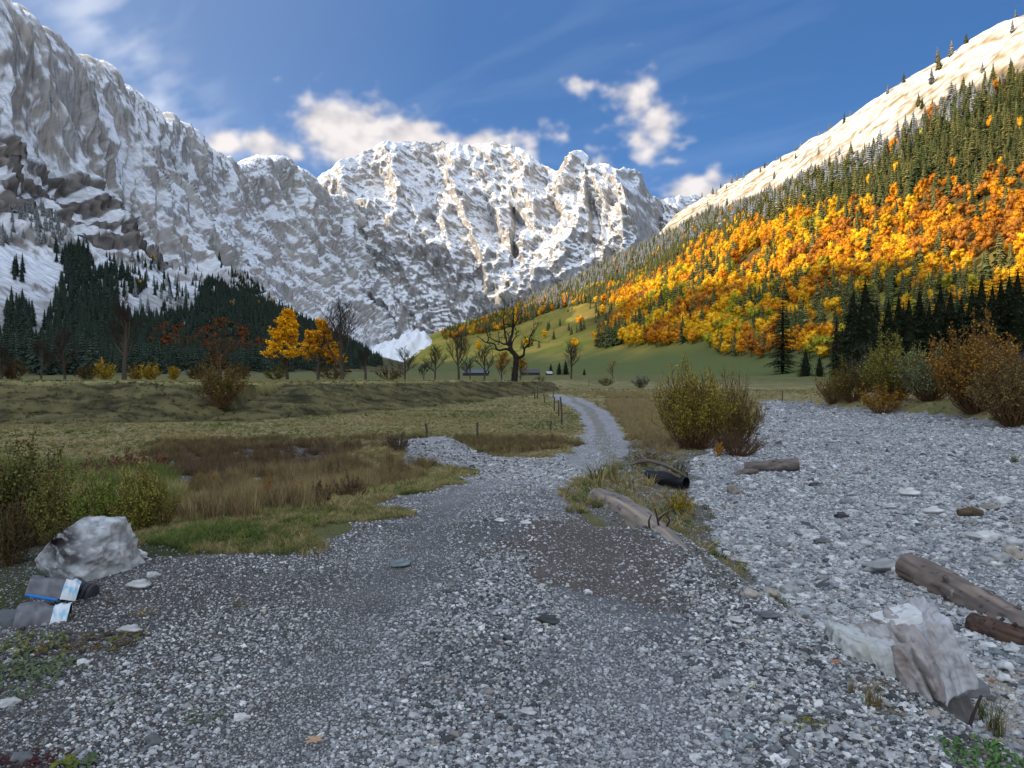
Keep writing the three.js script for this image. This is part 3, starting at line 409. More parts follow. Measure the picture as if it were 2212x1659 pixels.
function coniferCrown(seed, tiers = 13, per = 8, R = 0.17) {
  const r = rng(seed), mb = new MB();
  for (let t = 0; t < tiers; t++) {
    const f = t / tiers, y = 0.1 + f * 0.88, L = R * (1 - f) ** 0.85 * (0.8 + r() * 0.4) + 0.012, a0 = r() * 6;
    for (let b = 0; b < per; b++) {
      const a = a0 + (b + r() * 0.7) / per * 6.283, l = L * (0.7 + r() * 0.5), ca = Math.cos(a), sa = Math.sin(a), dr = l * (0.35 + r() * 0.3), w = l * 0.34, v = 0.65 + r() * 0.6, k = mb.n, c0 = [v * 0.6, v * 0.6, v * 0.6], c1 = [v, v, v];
      mb.v(0, y + 0.03, 0, c0); mb.v(ca * l * 0.55 - sa * w, y - dr * 0.35, sa * l * 0.55 + ca * w, c1); mb.v(ca * l * 0.55 + sa * w, y - dr * 0.35, sa * l * 0.55 - ca * w, c1); mb.v(ca * l, y - dr, sa * l, c1); mb.v(ca * l * 0.5, y + 0.012, sa * l * 0.5, c1);
      mb.i.push(k, k + 1, k + 4, k, k + 4, k + 2, k + 4, k + 1, k + 3, k + 4, k + 3, k + 2);
    }
  }
  mb.tube([V3(0, 0.08, 0), V3(0, 0.5, 0), V3(0, 1, 0)], [R * 0.55, R * 0.3, 0.002], 6, [0.5, 0.5, 0.5], false);
  return mb;
}
const leafM = (key, c) => mat(key, c, 0.9, 0.15), barkM = mat('bark', [0.085, 0.07, 0.055], 1, 0.1);
const BROAD = [['orange', [0.68, 0.29, 0.018]], ['golden', [0.78, 0.44, 0.02]], ['rust brown', [0.42, 0.165, 0.026]], ['yellow', [0.64, 0.38, 0.022]], ['deep orange', [0.58, 0.21, 0.014]], ['yellow green', [0.36, 0.32, 0.03]]];
const CONI = [['dark green', [0.105, 0.122, 0.045]], ['olive green', [0.175, 0.165, 0.058]], ['frosted grey green', [0.30, 0.31, 0.30]], ['blue green', [0.040, 0.060, 0.043]]];  // blue green: left slope conifers, with distance haze tinted into their colour
const broadMB = [11, 12, 13, 14, 15].map((s) => broadleafCrown(s)), coniMB = [21, 22, 23, 24].map((s) => coniferCrown(s));
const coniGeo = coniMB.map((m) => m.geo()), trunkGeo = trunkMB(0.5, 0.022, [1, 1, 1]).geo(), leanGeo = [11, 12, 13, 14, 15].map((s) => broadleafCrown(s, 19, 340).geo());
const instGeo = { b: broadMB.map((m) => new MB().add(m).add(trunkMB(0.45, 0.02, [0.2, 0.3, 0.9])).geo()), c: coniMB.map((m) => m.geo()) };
const instMat = mat('wood_foliage', [1, 1, 1], 0.9, 0.15);
const cand = [], cell = new Map();
function crowded(p, d) { const k = (a, b) => a * 100003 + b, cx = Math.floor(p.x / 6), cz = Math.floor(p.z / 6); for (let a = -2; a <= 2; a++) for (let b = -2; b <= 2; b++) for (const q of cell.get(k(cx + a, cz + b)) ?? []) if ((q[0] - p.x) ** 2 + (q[1] - p.z) ** 2 < ((q[2] + d) / 2) ** 2) return true; const key = k(cx, cz); cell.get(key) ? cell.get(key).push([p.x, p.z, d]) : cell.set(key, [[p.x, p.z, d]]); return false; }
const woodPoly = [[1285, 752], [1300, 720], [1345, 690], [1330, 665], [1270, 655], [1190, 672], [1150, 690], [1090, 712], [1000, 728], [960, 735], [955, 722], [1050, 695], [1120, 665], [1180, 630], [1400, 535], [1530, 468], [1620, 450], [1700, 420], [1800, 380], [1900, 338], [1960, 300], [2040, 240], [2120, 205], [2320, 120], [2900, 100], [2900, 815], [1900, 792], [1700, 772], [1640, 776], [1560, 766], [1520, 748], [1480, 742], [1430, 750]];
const clearing = [[1572, 590], [1625, 542], [1655, 536], [1640, 580], [1590, 612]];
{
  const r = rng(301), p = V3();
  for (let n = 0; n < 80000; n++) {
    const z = -150 - 1830 * Math.pow(r(), 1.25), t = 0.12 + r() * 0.72; rightSurf(z, t, p);
    const [px, py] = project(p), top = table(forestTop, px), inside = inPoly(woodPoly, px, py);
    const nz = noise(p.x / 45, p.y / 45, p.z / 45), depth = table([[1180, 40], [1450, 75], [1600, 45], [1750, 70], [1900, 130], [2050, 190], [2212, 235]], px);
    if (inPoly(clearing, px, py)) continue;
    let pc = clamp(Math.max(sstep(depth + 40, depth - 40, py - top) * 0.96, px < 1310 ? 0.72 : 0, nz > 0.27 ? 0.75 : 0.10));
    if (!inside) {
      const meadow = px > 1000 && px < 1420 && py > 640 && py < 760;
      if (meadow) { if (r() > 0.006) continue; pc = 0.75; }
      else if (py < top && py > top - 130 && px > 1500 && r() < 0.006 * (1 + 2 * nz) + (Math.abs(noise(p.x / 60, p.y / 60, 8)) < 0.03 ? 0.02 : 0)) pc = 1.1; else continue;
    }
    if (z < -1300 && px < 1350 && !inside) continue;
    const con = r() < pc, snowy = con && py - top < 22 + 30 * r() && r() < 0.6;
    if (crowded(p, (con ? 5.6 : 7.6) * clamp(-z / 620, 0.55, 1))) continue;
    const h = con ? (inside ? 14 + r() * 10 : 9 + r() * 8) : 12 + r() * 7, w = con ? h * (1.0 + r() * 0.45) : 11.5 + r() * 5.5, near = clamp(-z / 620, 0.55, 1);
    const hue = noise(p.x / 55, p.y / 55, p.z / 55 + 9) + (r() - 0.5) * 0.9, kind = con ? (snowy ? 2 : r() < 0.55 ? 1 : 0) : hue < -0.40 ? 2 : hue < -0.26 ? 4 : hue < 0.02 ? 0 : hue < 0.46 ? 1 : hue < 0.56 ? 3 : 5;
    cand.push({ side: 'r', con, kind, p: p.clone(), h: h * near, w: w * near, a: r() * 6.28, v: Math.floor(r() * 20), px, py, s: h / -p.z, j: 0.8 + r() * 0.4 });
  }
}
const leftPoly = [[60, 800], [100, 705], [128, 640], [148, 545], [160, 530], [190, 545], [205, 590], [238, 615], [262, 680], [300, 690], [330, 690], [360, 690], [420, 670], [450, 605], [480, 600], [520, 620], [600, 655], [700, 712], [790, 765], [830, 792], [830, 815], [60, 815]];
const leftExtra = [[[8, 690], [30, 655], [72, 680], [70, 745], [20, 745]], [[205, 590], [245, 580], [320, 620], [300, 640], [240, 620]], [[120, 545], [150, 550], [150, 580], [110, 560]], [[30, 590], [50, 590], [50, 610], [30, 610]], [[480, 585], [520, 590], [640, 660], [620, 680]]];
const frostPoly = [[0, 500], [20, 450], [80, 455], [140, 500], [150, 540], [100, 545], [60, 520], [0, 540]];
{
  const r = rng(411), p = V3();
  for (let n = 0; n < 60000; n++) {
    const z = -330 - 1500 * r(), t = 0.06 + r() * 0.5; leftSurf(z, t, p);
    const [px, py] = project(p); let frost = false, ok = false;
    if (px < -420 || px > 860) continue;
    if (inPoly(leftPoly, px, py) || (px < 60 && px > -420 && py > 720)) ok = px > 60 || noise(p.x / 40, 1, p.z / 40) > 0.05; else if (leftExtra.some((q) => inPoly(q, px, py))) ok = r() < 0.8; else if (inPoly(frostPoly, px, py)) { ok = r() < 0.7; frost = true; } else if (py > 560 && py < 700 && px > 230 && px < 520 && r() < 0.03) { ok = true; frost = r() < 0.4; }
    if (!ok) continue;
    const brown = (Math.hypot(px - 375, (py - 752) * 1.3) < 52 || Math.hypot(px - 480, (py - 750) * 1.2) < 60 || Math.hypot(px - 550, py - 770) < 30) && r() < 0.6, gold = !brown && r() < 0.006, con = !brown && !gold;
    if (crowded(p, con ? 4.6 : 7)) continue;
    const h = con ? 9 + r() * 12 : 9 + r() * 4;
    cand.push({ side: 'l', con, kind: con ? (frost ? 2 : 3) : brown ? (r() < 0.6 ? 6 : 7) : 1, p: p.clone(), h, w: con ? h * (0.85 + r() * 0.5) : 11 + r() * 4, a: r() * 6.28, v: Math.floor(r() * 20), px, py, s: h / -p.z, j: 0.75 + r() * 0.4 });
  }
}
BROAD.push(['rust red', [0.15, 0.05, 0.02]], ['dull brown', [0.12, 0.075, 0.03]]);
{
  const inView = (c) => c.px > 5 && c.px < 2207 && !(c.px > 1850 && c.py - 20 > 640);
  const pick = (f, n) => cand.filter((c) => f(c) && inView(c)).sort((a, b) => b.s - a.s).slice(0, n);
  const singles = [...pick((c) => c.con && c.side === 'r', 170), ...pick((c) => c.con && c.side === 'l', 110), ...pick((c) => !c.con, 290)];
  const chosen = new Set(singles), where = { r: ['on the sunlit right hillside', 'the sunlit hillside wood'], l: ['on the shaded left slope', 'the shaded left slope wood'] };
  for (const c of singles) {
    const [word, col] = (c.con ? CONI : BROAD)[c.kind], n = c.v % (c.con ? 4 : 5), low = c.side === 'r' && c.py > 690;
    const place = c.side === 'l' ? (c.px < 130 ? 'near the shaded left edge' : c.px < 260 ? 'on shaded slope over gaunt bare tree' : c.px < 420 ? 'on shaded slope below the scree' : c.px < 560 ? 'on shaded slope behind bank bush' : 'on shaded spur behind yellow trees') : (c.px < 1300 ? 'at left end of sunlit wood' : c.px < 1450 ? 'in sunlit wood left of willow' : c.px < 1660 ? 'in sunlit wood above willow bush' : c.px < 1750 ? 'in sunlit wood around lone spruce' : c.px < 1860 ? 'in sunlit wood above slim spruce' : c.px < 2040 ? 'in sunlit wood above black spruces' : 'in sunlit wood near right edge');
    const rim = table(forestTop, c.px), lvl = c.side === 'l' ? (c.py < 620 ? 'high up ' : c.py > 735 ? 'low down ' : c.py > 680 ? 'halfway up ' : '') : c.py < rim - 5 ? 'amid snow ' : c.py < rim + 60 ? 'at the rim ' : low ? 'at the foot ' : c.py < 600 ? 'halfway up ' : '';
    const label = `${c.h > (c.con ? 17 : 14.5) ? 'large' : 'smaller'} ${c.w / c.h > (c.con ? (c.side === 'l' ? 0.95 : 1.2) : 0.95) ? 'broad' : 'slim'} ${word} ${c.con ? 'conifer' : 'broadleaf tree'} ${lvl}${place}`;
    const t = thing(c.con ? 'conifer' : 'broadleaf_tree', label, 'tree', c.p, c.a, `${c.con ? word + ' conifers' : word + ' broadleaf trees'} in ${where[c.side][1]}`);
    t.scale.set(c.w, c.h, c.w);
    const m = leafM('leaves_' + word.replace(/ /g, '_') + (c.j > 1 ? '_pale' : ''), col.map((x) => x * (c.j > 1 ? 1.1 : 0.88)));
    part('crown', (c.con ? coniGeo : leanGeo)[n], m, t); part('trunk', trunkGeo, barkM, t);
  }
  const M = new THREE.Matrix4(), Q = new THREE.Quaternion(), up = V3(0, 1, 0), C = new THREE.Color();
  for (const [side, name, label] of [['r', 'hillside_wood', 'mixed autumn wood of orange and green trees covering the sunlit hill'], ['l', 'dark_wood', 'dark conifer wood on the shaded foot of the left mountain']]) {
    const g = tag(new THREE.Group(), label, 'wood', null, 'stuff'); g.name = name; scene.add(g);
    for (const con of [true, false]) for (let n = 0; n < (con ? 4 : 5); n++) {
      const list = cand.filter((c) => !chosen.has(c) && c.side === side && c.con === con && c.v % (con ? 4 : 5) === n); if (!list.length) continue;
      const im = new THREE.InstancedMesh(instGeo[con ? 'c' : 'b'][n], instMat, list.length); im.name = con ? 'conifer_mass' : 'broadleaf_mass'; im.userData.kind = 'stuff'; im.castShadow = im.receiveShadow = true;
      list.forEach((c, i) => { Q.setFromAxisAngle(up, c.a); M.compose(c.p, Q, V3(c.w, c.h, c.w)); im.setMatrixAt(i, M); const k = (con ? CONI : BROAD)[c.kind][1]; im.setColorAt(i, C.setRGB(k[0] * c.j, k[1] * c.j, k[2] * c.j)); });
      g.add(im);
    }
  }
}

// ---------------------------------------------------------------- single trees, bushes and huts on the valley floor
function spruceParts(seed, h, R, tiers, per, open, core = 0) {
  const r = rng(seed), mb = new MB(), tr = new MB(), G = (v) => [0.030 * v, 0.040 * v, 0.021 * v];
  tr.tube([V3(0, -0.5, 0), V3(0, h * 0.3, 0), V3(0.05, h * 0.7, 0), V3(0, h, 0)], [h * 0.013, h * 0.01, h * 0.006, 0.01], 7, [0.9, 0.85, 0.8]);
  if (core) mb.tube([V3(0, h * 0.06, 0), V3(0, h * 0.25, 0), V3(0, h * 0.6, 0), V3(0, h * 0.93, 0)], [R * core * 0.8, R * core, R * core * 0.55, 0.05], 9, G(0.6), false);
  for (let t = 0; t < tiers; t++) {
    const f = (t + r() * 0.6) / tiers, y = h * (0.07 + 0.92 * f), L = R * ((1 - f) ** 0.8) * (0.75 + r() * 0.4) * (f < 0.12 ? 0.6 + f * 3.4 : 1) + 0.12, a0 = r() * 6;
    for (let b = 0; b < per; b++) {
      const a = a0 + (b + r() * 0.8) / per * 6.283, l = L * (0.6 + r() * 0.55), ca = Math.cos(a), sa = Math.sin(a), n = Math.max(3, Math.round(l / 0.55)), v = 0.7 + r() * 0.6, droop = 0.25 + r() * 0.3;
      let pk = -1;
      for (let s = 0; s <= n; s++) {                                       // the bough: a narrow ribbon with hanging twigs on both sides
        const q = s / n, x = l * q, yy = y + l * (0.10 * q - droop * q * q + 0.12 * q ** 4), w = 0.15 * l * (1 - q * 0.7) + 0.05, k = mb.n;
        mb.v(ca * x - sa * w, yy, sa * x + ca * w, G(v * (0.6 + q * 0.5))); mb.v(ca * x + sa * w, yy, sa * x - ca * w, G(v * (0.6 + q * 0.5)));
        if (pk >= 0) mb.i.push(pk, pk + 1, k, k, pk + 1, k + 1); pk = k;
        if (s > 0) for (const sd of [-1, 1]) { const tw = (0.22 + 0.28 * r()) * l * (1.1 - q * 0.6) * open + 0.12, e = mb.n, fw = tw * 0.45; mb.v(ca * x, yy + 0.02, sa * x, G(v)); mb.v(ca * (x + 0.22 * l / n * 2) , yy, sa * (x + 0.22 * l / n * 2), G(v));  mb.v(ca * (x + fw) - sd * sa * tw, yy - tw * (0.3 + r() * 0.5), sa * (x + fw) + sd * ca * tw, G(v * 1.15)); mb.i.push(e, e + 1, e + 2); }
      }
    }
  }
  return [mb, tr];
}
function placeTree(name, label, px, pyBase, depth, geos, ms, names, group, turn = 0, scale = 1, cat = 'tree') {
  const q = at(px, pyBase, depth), p = onGround(q.x, q.z, -0.05), t = thing(name, label, cat, p, turn, group);
  geos.forEach((g, i) => part(names[i], g, ms[i], t)); t.scale.setScalar(scale); return t;
}
const needleM = mat('spruce_needles', [1, 1, 1], 0.9, 0.1);
{
  const ORD = 'first second third fourth fifth sixth seventh eighth ninth tenth eleventh twelfth thirteenth fourteenth fifteenth sixteenth seventeenth eighteenth nineteenth twentieth'.split(' ');
  const kinds = [1, 2, 3].map((s) => spruceParts(500 + s, 24, 5.2, 34, 10, 1.3, 0.5).map((m) => m.geo()));
  const row = [[1842, 150, 612], [1868, 140, 588], [1893, 165, 640], [1918, 150, 630], [1940, 170, 622], [1962, 150, 628], [1985, 165, 610], [2006, 150, 640], [2030, 160, 596], [2052, 150, 612], [2075, 165, 625], [2098, 150, 602], [2118, 140, 578], [2142, 160, 600], [2160, 145, 585], [2178, 160, 575], [2196, 140, 566], [2215, 150, 600], [2240, 150, 560], [2275, 150, 575], [1880, 190, 655], [1950, 190, 650], [2020, 190, 640], [2110, 190, 630], [2170, 195, 620]];
  row.forEach(([px, d, top], i) => { const q = at(px, 800, d), gy = ground(q.x, q.z), h = at(px, top, d).y - gy;
    placeTree('dark_spruce', i < 20 ? `tall dark spruce, ${ORD[i]} from the left in the front black row` : `dark spruce half hidden behind the black row, ${ORD[i - 20]} from the left of these`, px, 800, d, kinds[i % 3], [needleM, barkM], ['crown', 'trunk'], 'dark spruces in the row behind the riverside bushes', i * 1.7, h / 24); });
  const lone = spruceParts(540, 30, 5.4, 34, 12, 1.15, 0.12).map((m) => m.geo());
  placeTree('lone_spruce', 'lone tall spruce with open tiered boughs on the shaded meadow', 1690, 815, 290, lone, [needleM, barkM], ['crown', 'trunk'], null, 0.4, (815 - 633) / F * 290 / 30);
  const slim = spruceParts(551, 22, 3.4, 34, 11, 1.2, 0.4).map((m) => m.geo());
  placeTree('slim_spruce', 'slim dark spruce just left of the black spruce row', 1806, 800, 210, slim, [needleM, barkM], ['crown', 'trunk'], null, 1, 145 / F * 210 / 22);
  const small = spruceParts(560, 9, 2.6, 18, 11, 1.4, 0.5).map((m) => m.geo());
  [[1208, 330, 30, 'small dark fir right of the far barn, left one of two'], [1222, 335, 34, 'small dark fir right of the far barn, right one of two'], [1190, 360, 26, 'small green fir standing behind the far barn roof'], [1262, 330, 16, 'tiny dark fir right of the tall bare tree on the far meadow'], [1740, 260, 66, 'bushy dark fir right of the lone tall spruce'], [1770, 250, 50, 'low dark fir left of the slim spruce']].forEach(([px, d, hp, l]) => placeTree('small_fir', l, px, 813, d, small, [needleM, barkM], ['crown', 'trunk'], null, px, hp / F * d / 9));
}
function branchTree(seed, h, o = {}) {                                       // a leafless broadleaf: trunk, limbs, twigs; tips collected for leaves
  const r = rng(seed), tr = new MB(), tw = new MB(), tips = [], col = [0.9, 0.88, 0.85];
  const grow = (p, d, len, rad, lv) => {
    const pts = [p.clone()], n = lv === 0 ? 6 : lv < 3 ? 4 : 3, q = p.clone(), dir = d.clone(), rr = [rad];
    for (let i = 1; i <= n; i++) { dir.add(rv(r).multiplyScalar((o.wob ?? 0.22) * (lv === 0 ? 0.35 : 1))); dir.y += (o.up ?? 0.1) * (lv ? 1 : 0.6); dir.normalize(); q.addScaledVector(dir, len / n); pts.push(q.clone()); rr.push(Math.max(0.016, rad * (1 - (i / n) * (lv === 0 ? 0.5 : 0.62)))); }
    (lv < 2 ? tr : tw).tube(pts, rr, lv === 0 ? 8 : lv === 1 ? 6 : lv === 2 ? 4 : 3, col, lv < 2);
    if (lv >= (o.levels ?? 4)) { tips.push(q.clone()); return; }
    const k = lv === 0 ? (o.limbs ?? 9) : lv < 3 ? 4 + Math.floor(r() * 2) : 3;
    for (let i = 0; i < k; i++) {
      const f = lv === 0 ? lerp(o.bare ?? 0.3, 1, (i + r() * 0.5) / k) : 0.25 + 0.75 * (i + r()) / k, j = Math.min(n - 1, Math.floor(f * n)), s = pts[j].clone().lerp(pts[j + 1], clamp(f * n - j));
      const a = r() * 6.283 + i * 2.4, side = V3(Math.cos(a), 0, Math.sin(a)), spread = lv === 0 ? lerp(o.low ?? 1.0, 0.35, f) : 0.75, nd = d.clone().multiplyScalar(lv === 0 ? 0.6 : 0.8).addScaledVector(side, spread).addScaledVector(V3(0, 1, 0), 0.15).normalize();
      grow(s, nd, len * (lv === 0 ? (o.ratio ?? 0.55) * lerp(1.1, o.taper ?? 0.55, f) : 0.5 + r() * 0.2), Math.max(0.026, rr[j] * (lv === 0 ? 0.55 : 0.6)), lv + 1);
    }
  };
  grow(V3(0, -0.2, 0), V3(0, 1, 0), h * (o.trunk ?? 0.72), h * (o.rad ?? 0.027), 0);
  return { tr, tw, tips };
}
const twigM = mat('bare_twigs', [0.05, 0.042, 0.036], 1, 0.05);
{
  const list = [ // grid x of the foot, foot y, distance, height on the grid, crown options, label
    [740, 818, 128, 168, { limbs: 11, bare: 0.22, up: 0.16, ratio: 0.62 }, 'tall bare broad tree with fine twigs right of the two yellow trees'],
    [790, 816, 130, 72, { limbs: 6, bare: 0.45, rad: 0.045 }, 'stout stubby bare tree right of the tall bare tree on the terrace'],
    [875, 812, 150, 75, { limbs: 8, bare: 0.2, low: 1.3 }, 'small bare tree with drooping low branches left of the sunlit meadow'],
    [939, 812, 150, 78, { limbs: 9, bare: 0.3, low: 1.2 }, 'round bare tree before the sunlit meadow, left of the slender one'],
    [991, 812, 155, 105, { limbs: 10, bare: 0.35, up: 0.2 }, 'slender upright bare tree before the sunlit meadow'],
    [1046, 811, 160, 80, { limbs: 8, bare: 0.25, low: 1.2 }, 'bare tree beside the grey roof, left of the dead maple'],
    [1234, 814, 215, 84, { limbs: 9, bare: 0.3, up: 0.15 }, 'bare tree on the far meadow right of the dark barn'],
    [268, 817, 118, 180, { limbs: 9, bare: 0.35, ratio: 0.5, up: 0.22, rad: 0.03 }, 'tall gaunt bare tree between the yellow shrubs on the left terrace'],
    [140, 818, 110, 120, { limbs: 9, bare: 0.2, low: 1.3 }, 'broad dim bare tree on the left terrace before the dark wood'],
    [88, 820, 104, 92, { limbs: 8, bare: 0.3 }, 'thin dim bare tree second from the left edge on the terrace'],
    [4, 824, 98, 90, { limbs: 9, bare: 0.2, low: 1.2, rad: 0.035 }, 'dark bare tree cut by the left edge of the view'],
    [915, 812, 170, 40, { limbs: 6, bare: 0.2 }, 'low bare sapling between two bare trees before the sunlit meadow'],
    [1015, 812, 170, 52, { limbs: 6, bare: 0.2 }, 'thin bare sapling right of the slender bare tree'],
    [2140, 810, 92, 130, { limbs: 8, bare: 0.1, up: 0.3, wob: 0.3 }, 'pale bare tree with upright twigs before the black spruces at right'],
    [2195, 810, 88, 110, { limbs: 7, bare: 0.1, up: 0.3, wob: 0.3 }, 'pale bare tree at the right edge before the black spruces'],
  ];
  const pale = mat('pale_twigs', [0.16, 0.15, 0.14], 1, 0.05);
  list.forEach(([px, py, d, hp, o, label], i) => { const b = branchTree(700 + i, hp / F * d, o), m = label.startsWith('pale') ? pale : twigM; placeTree('bare_tree', label, px, py, d, [b.tr.geo(), b.tw.geo()], [m === pale ? pale : barkM, m], ['trunk', 'twigs'], null, i); });
  // leafy autumn trees
  const leafy = (name, label, px, py, d, hp, seed, o, colors, dens, size, spread) => {
    const h = hp / F * d, b = branchTree(seed, h, o), r = rng(seed + 5), mb = new MB();
    for (const t of b.tips) for (let k = 0; k < dens; k++) { const c = colors[Math.floor(r() * colors.length)], v = 0.75 + r() * 0.5, q = rv(r).multiplyScalar(spread * h * r()); leafAt(mb, V3(t.x + q.x, t.y + q.y * 0.7, t.z + q.z), size * h * (0.6 + r() * 0.8), r, c.map((x) => x * v), 0.5); }
    return placeTree(name, label, px, py, d, [mb.geo(false), b.tr.geo(), b.tw.geo()], [mat('loose_leaves', [1, 1, 1], 0.85, 0.15), barkM, twigM], ['foliage', 'trunk', 'twigs'], null, seed);
  };
  const Y = [[0.84, 0.43, 0.012], [0.88, 0.50, 0.018], [0.66, 0.31, 0.012]];
  leafy('yellow_tree', 'taller of the two bright yellow trees on the terrace', 621, 818, 135, 150, 801, { limbs: 17, bare: 0.16, low: 1.25, ratio: 0.33, up: 0.03, trunk: 0.95, levels: 3, taper: 0.25 }, Y, 32, 0.0155, 0.055);
  leafy('yellow_tree', 'shorter right one of the two bright yellow trees on the terrace', 687, 818, 132, 128, 802, { limbs: 16, bare: 0.14, low: 1.3, ratio: 0.36, up: 0.03, trunk: 0.95, levels: 3, taper: 0.25 }, [[0.76, 0.37, 0.014], [0.6, 0.28, 0.016], [0.82, 0.43, 0.016]], 28, 0.017, 0.06);
  leafy('brown_tree', 'rusty brown half bare tree behind the big bank bush', 478, 818, 120, 95, 803, { limbs: 11, bare: 0.12, low: 1.2, levels: 3 }, [[0.10, 0.05, 0.02], [0.13, 0.06, 0.02]], 5, 0.016, 0.07);
  leafy('amber_tree', 'amber leaved tree close behind the dead maple trunk', 1084, 812, 150, 66, 804, { limbs: 9, bare: 0.15, low: 1.1, levels: 3 }, [[0.34, 0.17, 0.02], [0.26, 0.12, 0.02]], 6, 0.022, 0.08);
  leafy('amber_tree', 'small amber tree right behind the dead maple trunk', 1124, 812, 158, 52, 805, { limbs: 8, bare: 0.1, low: 1.1, levels: 3 }, [[0.36, 0.18, 0.02], [0.3, 0.16, 0.02]], 8, 0.024, 0.08);
  leafy('orange_sapling', 'small orange sapling on the shaded far meadow', 1324, 812, 230, 40, 806, { limbs: 7, bare: 0.2, levels: 2 }, [[0.24, 0.10, 0.02]], 6, 0.03, 0.1);
  leafy('pale_trunk_tree', 'brown leaved tree with a thick pale trunk left of the spruce row', 1830, 803, 195, 110, 807, { limbs: 9, bare: 0.38, rad: 0.04, low: 0.9, levels: 3 }, [[0.05, 0.034, 0.018]], 7, 0.02, 0.08).children[1].material = mat('pale_bark', [0.30, 0.27, 0.25], 1, 0.1);
}
// ---- the dead maple on the terrace edge: each limb follows its own bends
{
  const X = (x) => 1014.9 + x * 0.12232, Yy = (y) => 630.9 + y * 0.12232, D = 104, base = (() => { const q = at(X(785), Yy(1545), D); return onGround(q.x, q.z, -0.1); })(), r = rng(91), k = 0.12232 * D / F, foot = at(X(785), Yy(1545), D);
  const t = thing('dead_maple', 'gnarled black dead maple with twisting bare limbs on the terrace edge', 'tree', base), trunk = new MB(), twigs = new MB(), bark = (a, b) => { const v = 0.55 + 0.35 * (Math.sin(b * 40) * 0.5 + 0.5) * r(); return [v, v, v]; };
  const limbs = [[[785, 1560, 62], [795, 1400, 52], [812, 1250, 47], [815, 1120, 46], [790, 1060, 43], [735, 1000, 40], [710, 930, 38]], [[710, 930, 37], [705, 860, 34], [720, 790, 26], [750, 700, 20], [762, 600, 18], [768, 500, 15], [772, 420, 12], [765, 330, 9], [770, 260, 5]],
    [[735, 1005, 28], [690, 985, 25], [620, 970, 20], [530, 995, 18], [470, 970, 18], [450, 900, 14], [380, 865, 13], [310, 860, 12], [240, 830, 9], [190, 780, 6], [125, 740, 3]], [[310, 860, 10], [328, 790, 11], [310, 700, 9], [290, 640, 8], [275, 570, 5]], [[700, 905, 22], [660, 890, 18], [580, 880, 14], [530, 850, 12], [450, 830, 10], [380, 785, 8], [335, 768, 5]], [[530, 850, 8], [515, 760, 7], [505, 690, 5], [490, 668, 3]],
    [[690, 890, 18], [655, 865, 16], [645, 800, 14], [620, 710, 13], [610, 600, 14], [600, 520, 12], [590, 440, 8], [600, 370, 5]], [[612, 530, 10], [700, 540, 9], [740, 580, 9], [758, 615, 9]], [[765, 600, 14], [800, 540, 9], [830, 480, 9], [850, 400, 8], [880, 350, 5], [930, 330, 2]], [[790, 570, 8], [815, 640, 7], [822, 700, 6], [858, 650, 5], [852, 690, 3]], [[735, 950, 15], [750, 860, 12], [790, 780, 9], [830, 740, 7], [872, 728, 3]],
    [[822, 1105, 36], [880, 1122, 24], [945, 1085, 22], [960, 1000, 18], [972, 950, 17], [1030, 900, 15], [1050, 850, 14], [1052, 800, 13], [1080, 720, 12], [1120, 660, 12], [1178, 608, 7]], [[955, 985, 11], [945, 930, 9], [965, 870, 8], [1010, 830, 7], [1080, 815, 7], [1140, 815, 6], [1200, 835, 6], [1250, 855, 4], [1310, 848, 3], [1415, 856, 2]], [[1040, 890, 8], [1100, 860, 6], [1122, 815, 5]], [[460, 975, 10], [380, 970, 7], [330, 1000, 6], [290, 1025, 5], [250, 1035, 4], [178, 1010, 2]], [[770, 470, 9], [720, 440, 7], [695, 395, 5], [640, 380, 2]],
    [[680, 800, 8], [690, 740, 7], [670, 690, 5], [625, 665, 4]], [[685, 700, 4], [715, 675, 2]], [[600, 600, 6], [555, 580, 5], [500, 540, 3]], [[1090, 740, 8], [1140, 680, 6], [1150, 650, 3]], [[1130, 640, 5], [1125, 570, 3], [1135, 510, 2]], [[1160, 620, 4], [1190, 560, 3], [1195, 500, 2]], [[370, 800, 5], [368, 730, 3], [372, 690, 2]], [[830, 560, 4], [880, 530, 3], [940, 540, 2]], [[640, 800, 5], [590, 780, 3], [540, 770, 2]], [[420, 930, 6], [390, 910, 4], [330, 935, 3], [260, 920, 2]], [[1010, 830, 4], [985, 790, 3], [980, 745, 2]], [[345, 770, 5], [350, 660, 3], [345, 590, 2]]];
  limbs.forEach((l, i) => {
    let zo = i < 2 ? 0 : (r() - 0.5) * 0.8; const pts = l.map(([x, y], j) => { const q = at(X(x), Yy(y), D); zo += (i === 0 ? 0.05 : 0.45) * (r() - 0.5); return V3(q.x - foot.x, q.y - foot.y + 0.1 + Math.max(0, 0), q.z - foot.z + (j ? zo : zo * 0.3)); });
    const curve = new THREE.CatmullRomCurve3(pts), n = l.length * 3, cp = curve.getPoints(n); const rad = cp.map((_, j) => { const f = j / n * (l.length - 1), a = Math.min(l.length - 2, Math.floor(f)); return lerp(l[a][2], l[a + 1][2], f - a) * k * (0.9 + 0.25 * r()); });
    (i < 2 ? trunk : twigs).tube(cp, rad, i < 2 ? 10 : 7, bark);
    if (i > 1) for (let m = 0; m < 5; m++) { const s = cp[Math.floor((0.35 + 0.65 * r()) * n)], d = rv(r); d.y = Math.abs(d.y) * 0.8 + 0.1; const e = s.clone().addScaledVector(d, 0.5 + r() * 0.8), e2 = e.clone().add(V3((r() - 0.5) * 0.5, 0.2 + r() * 0.3, (r() - 0.5) * 0.5)); twigs.tube([s, e, e2], [0.03, 0.018, 0.006], 3, [0.6, 0.6, 0.6], false); }
  });
  const black = mat('dead_bark', [0.04, 0.034, 0.03], 1, 0.1); part('trunk', trunk.geo(), black, t); part('limb', twigs.geo(), black, t);
}
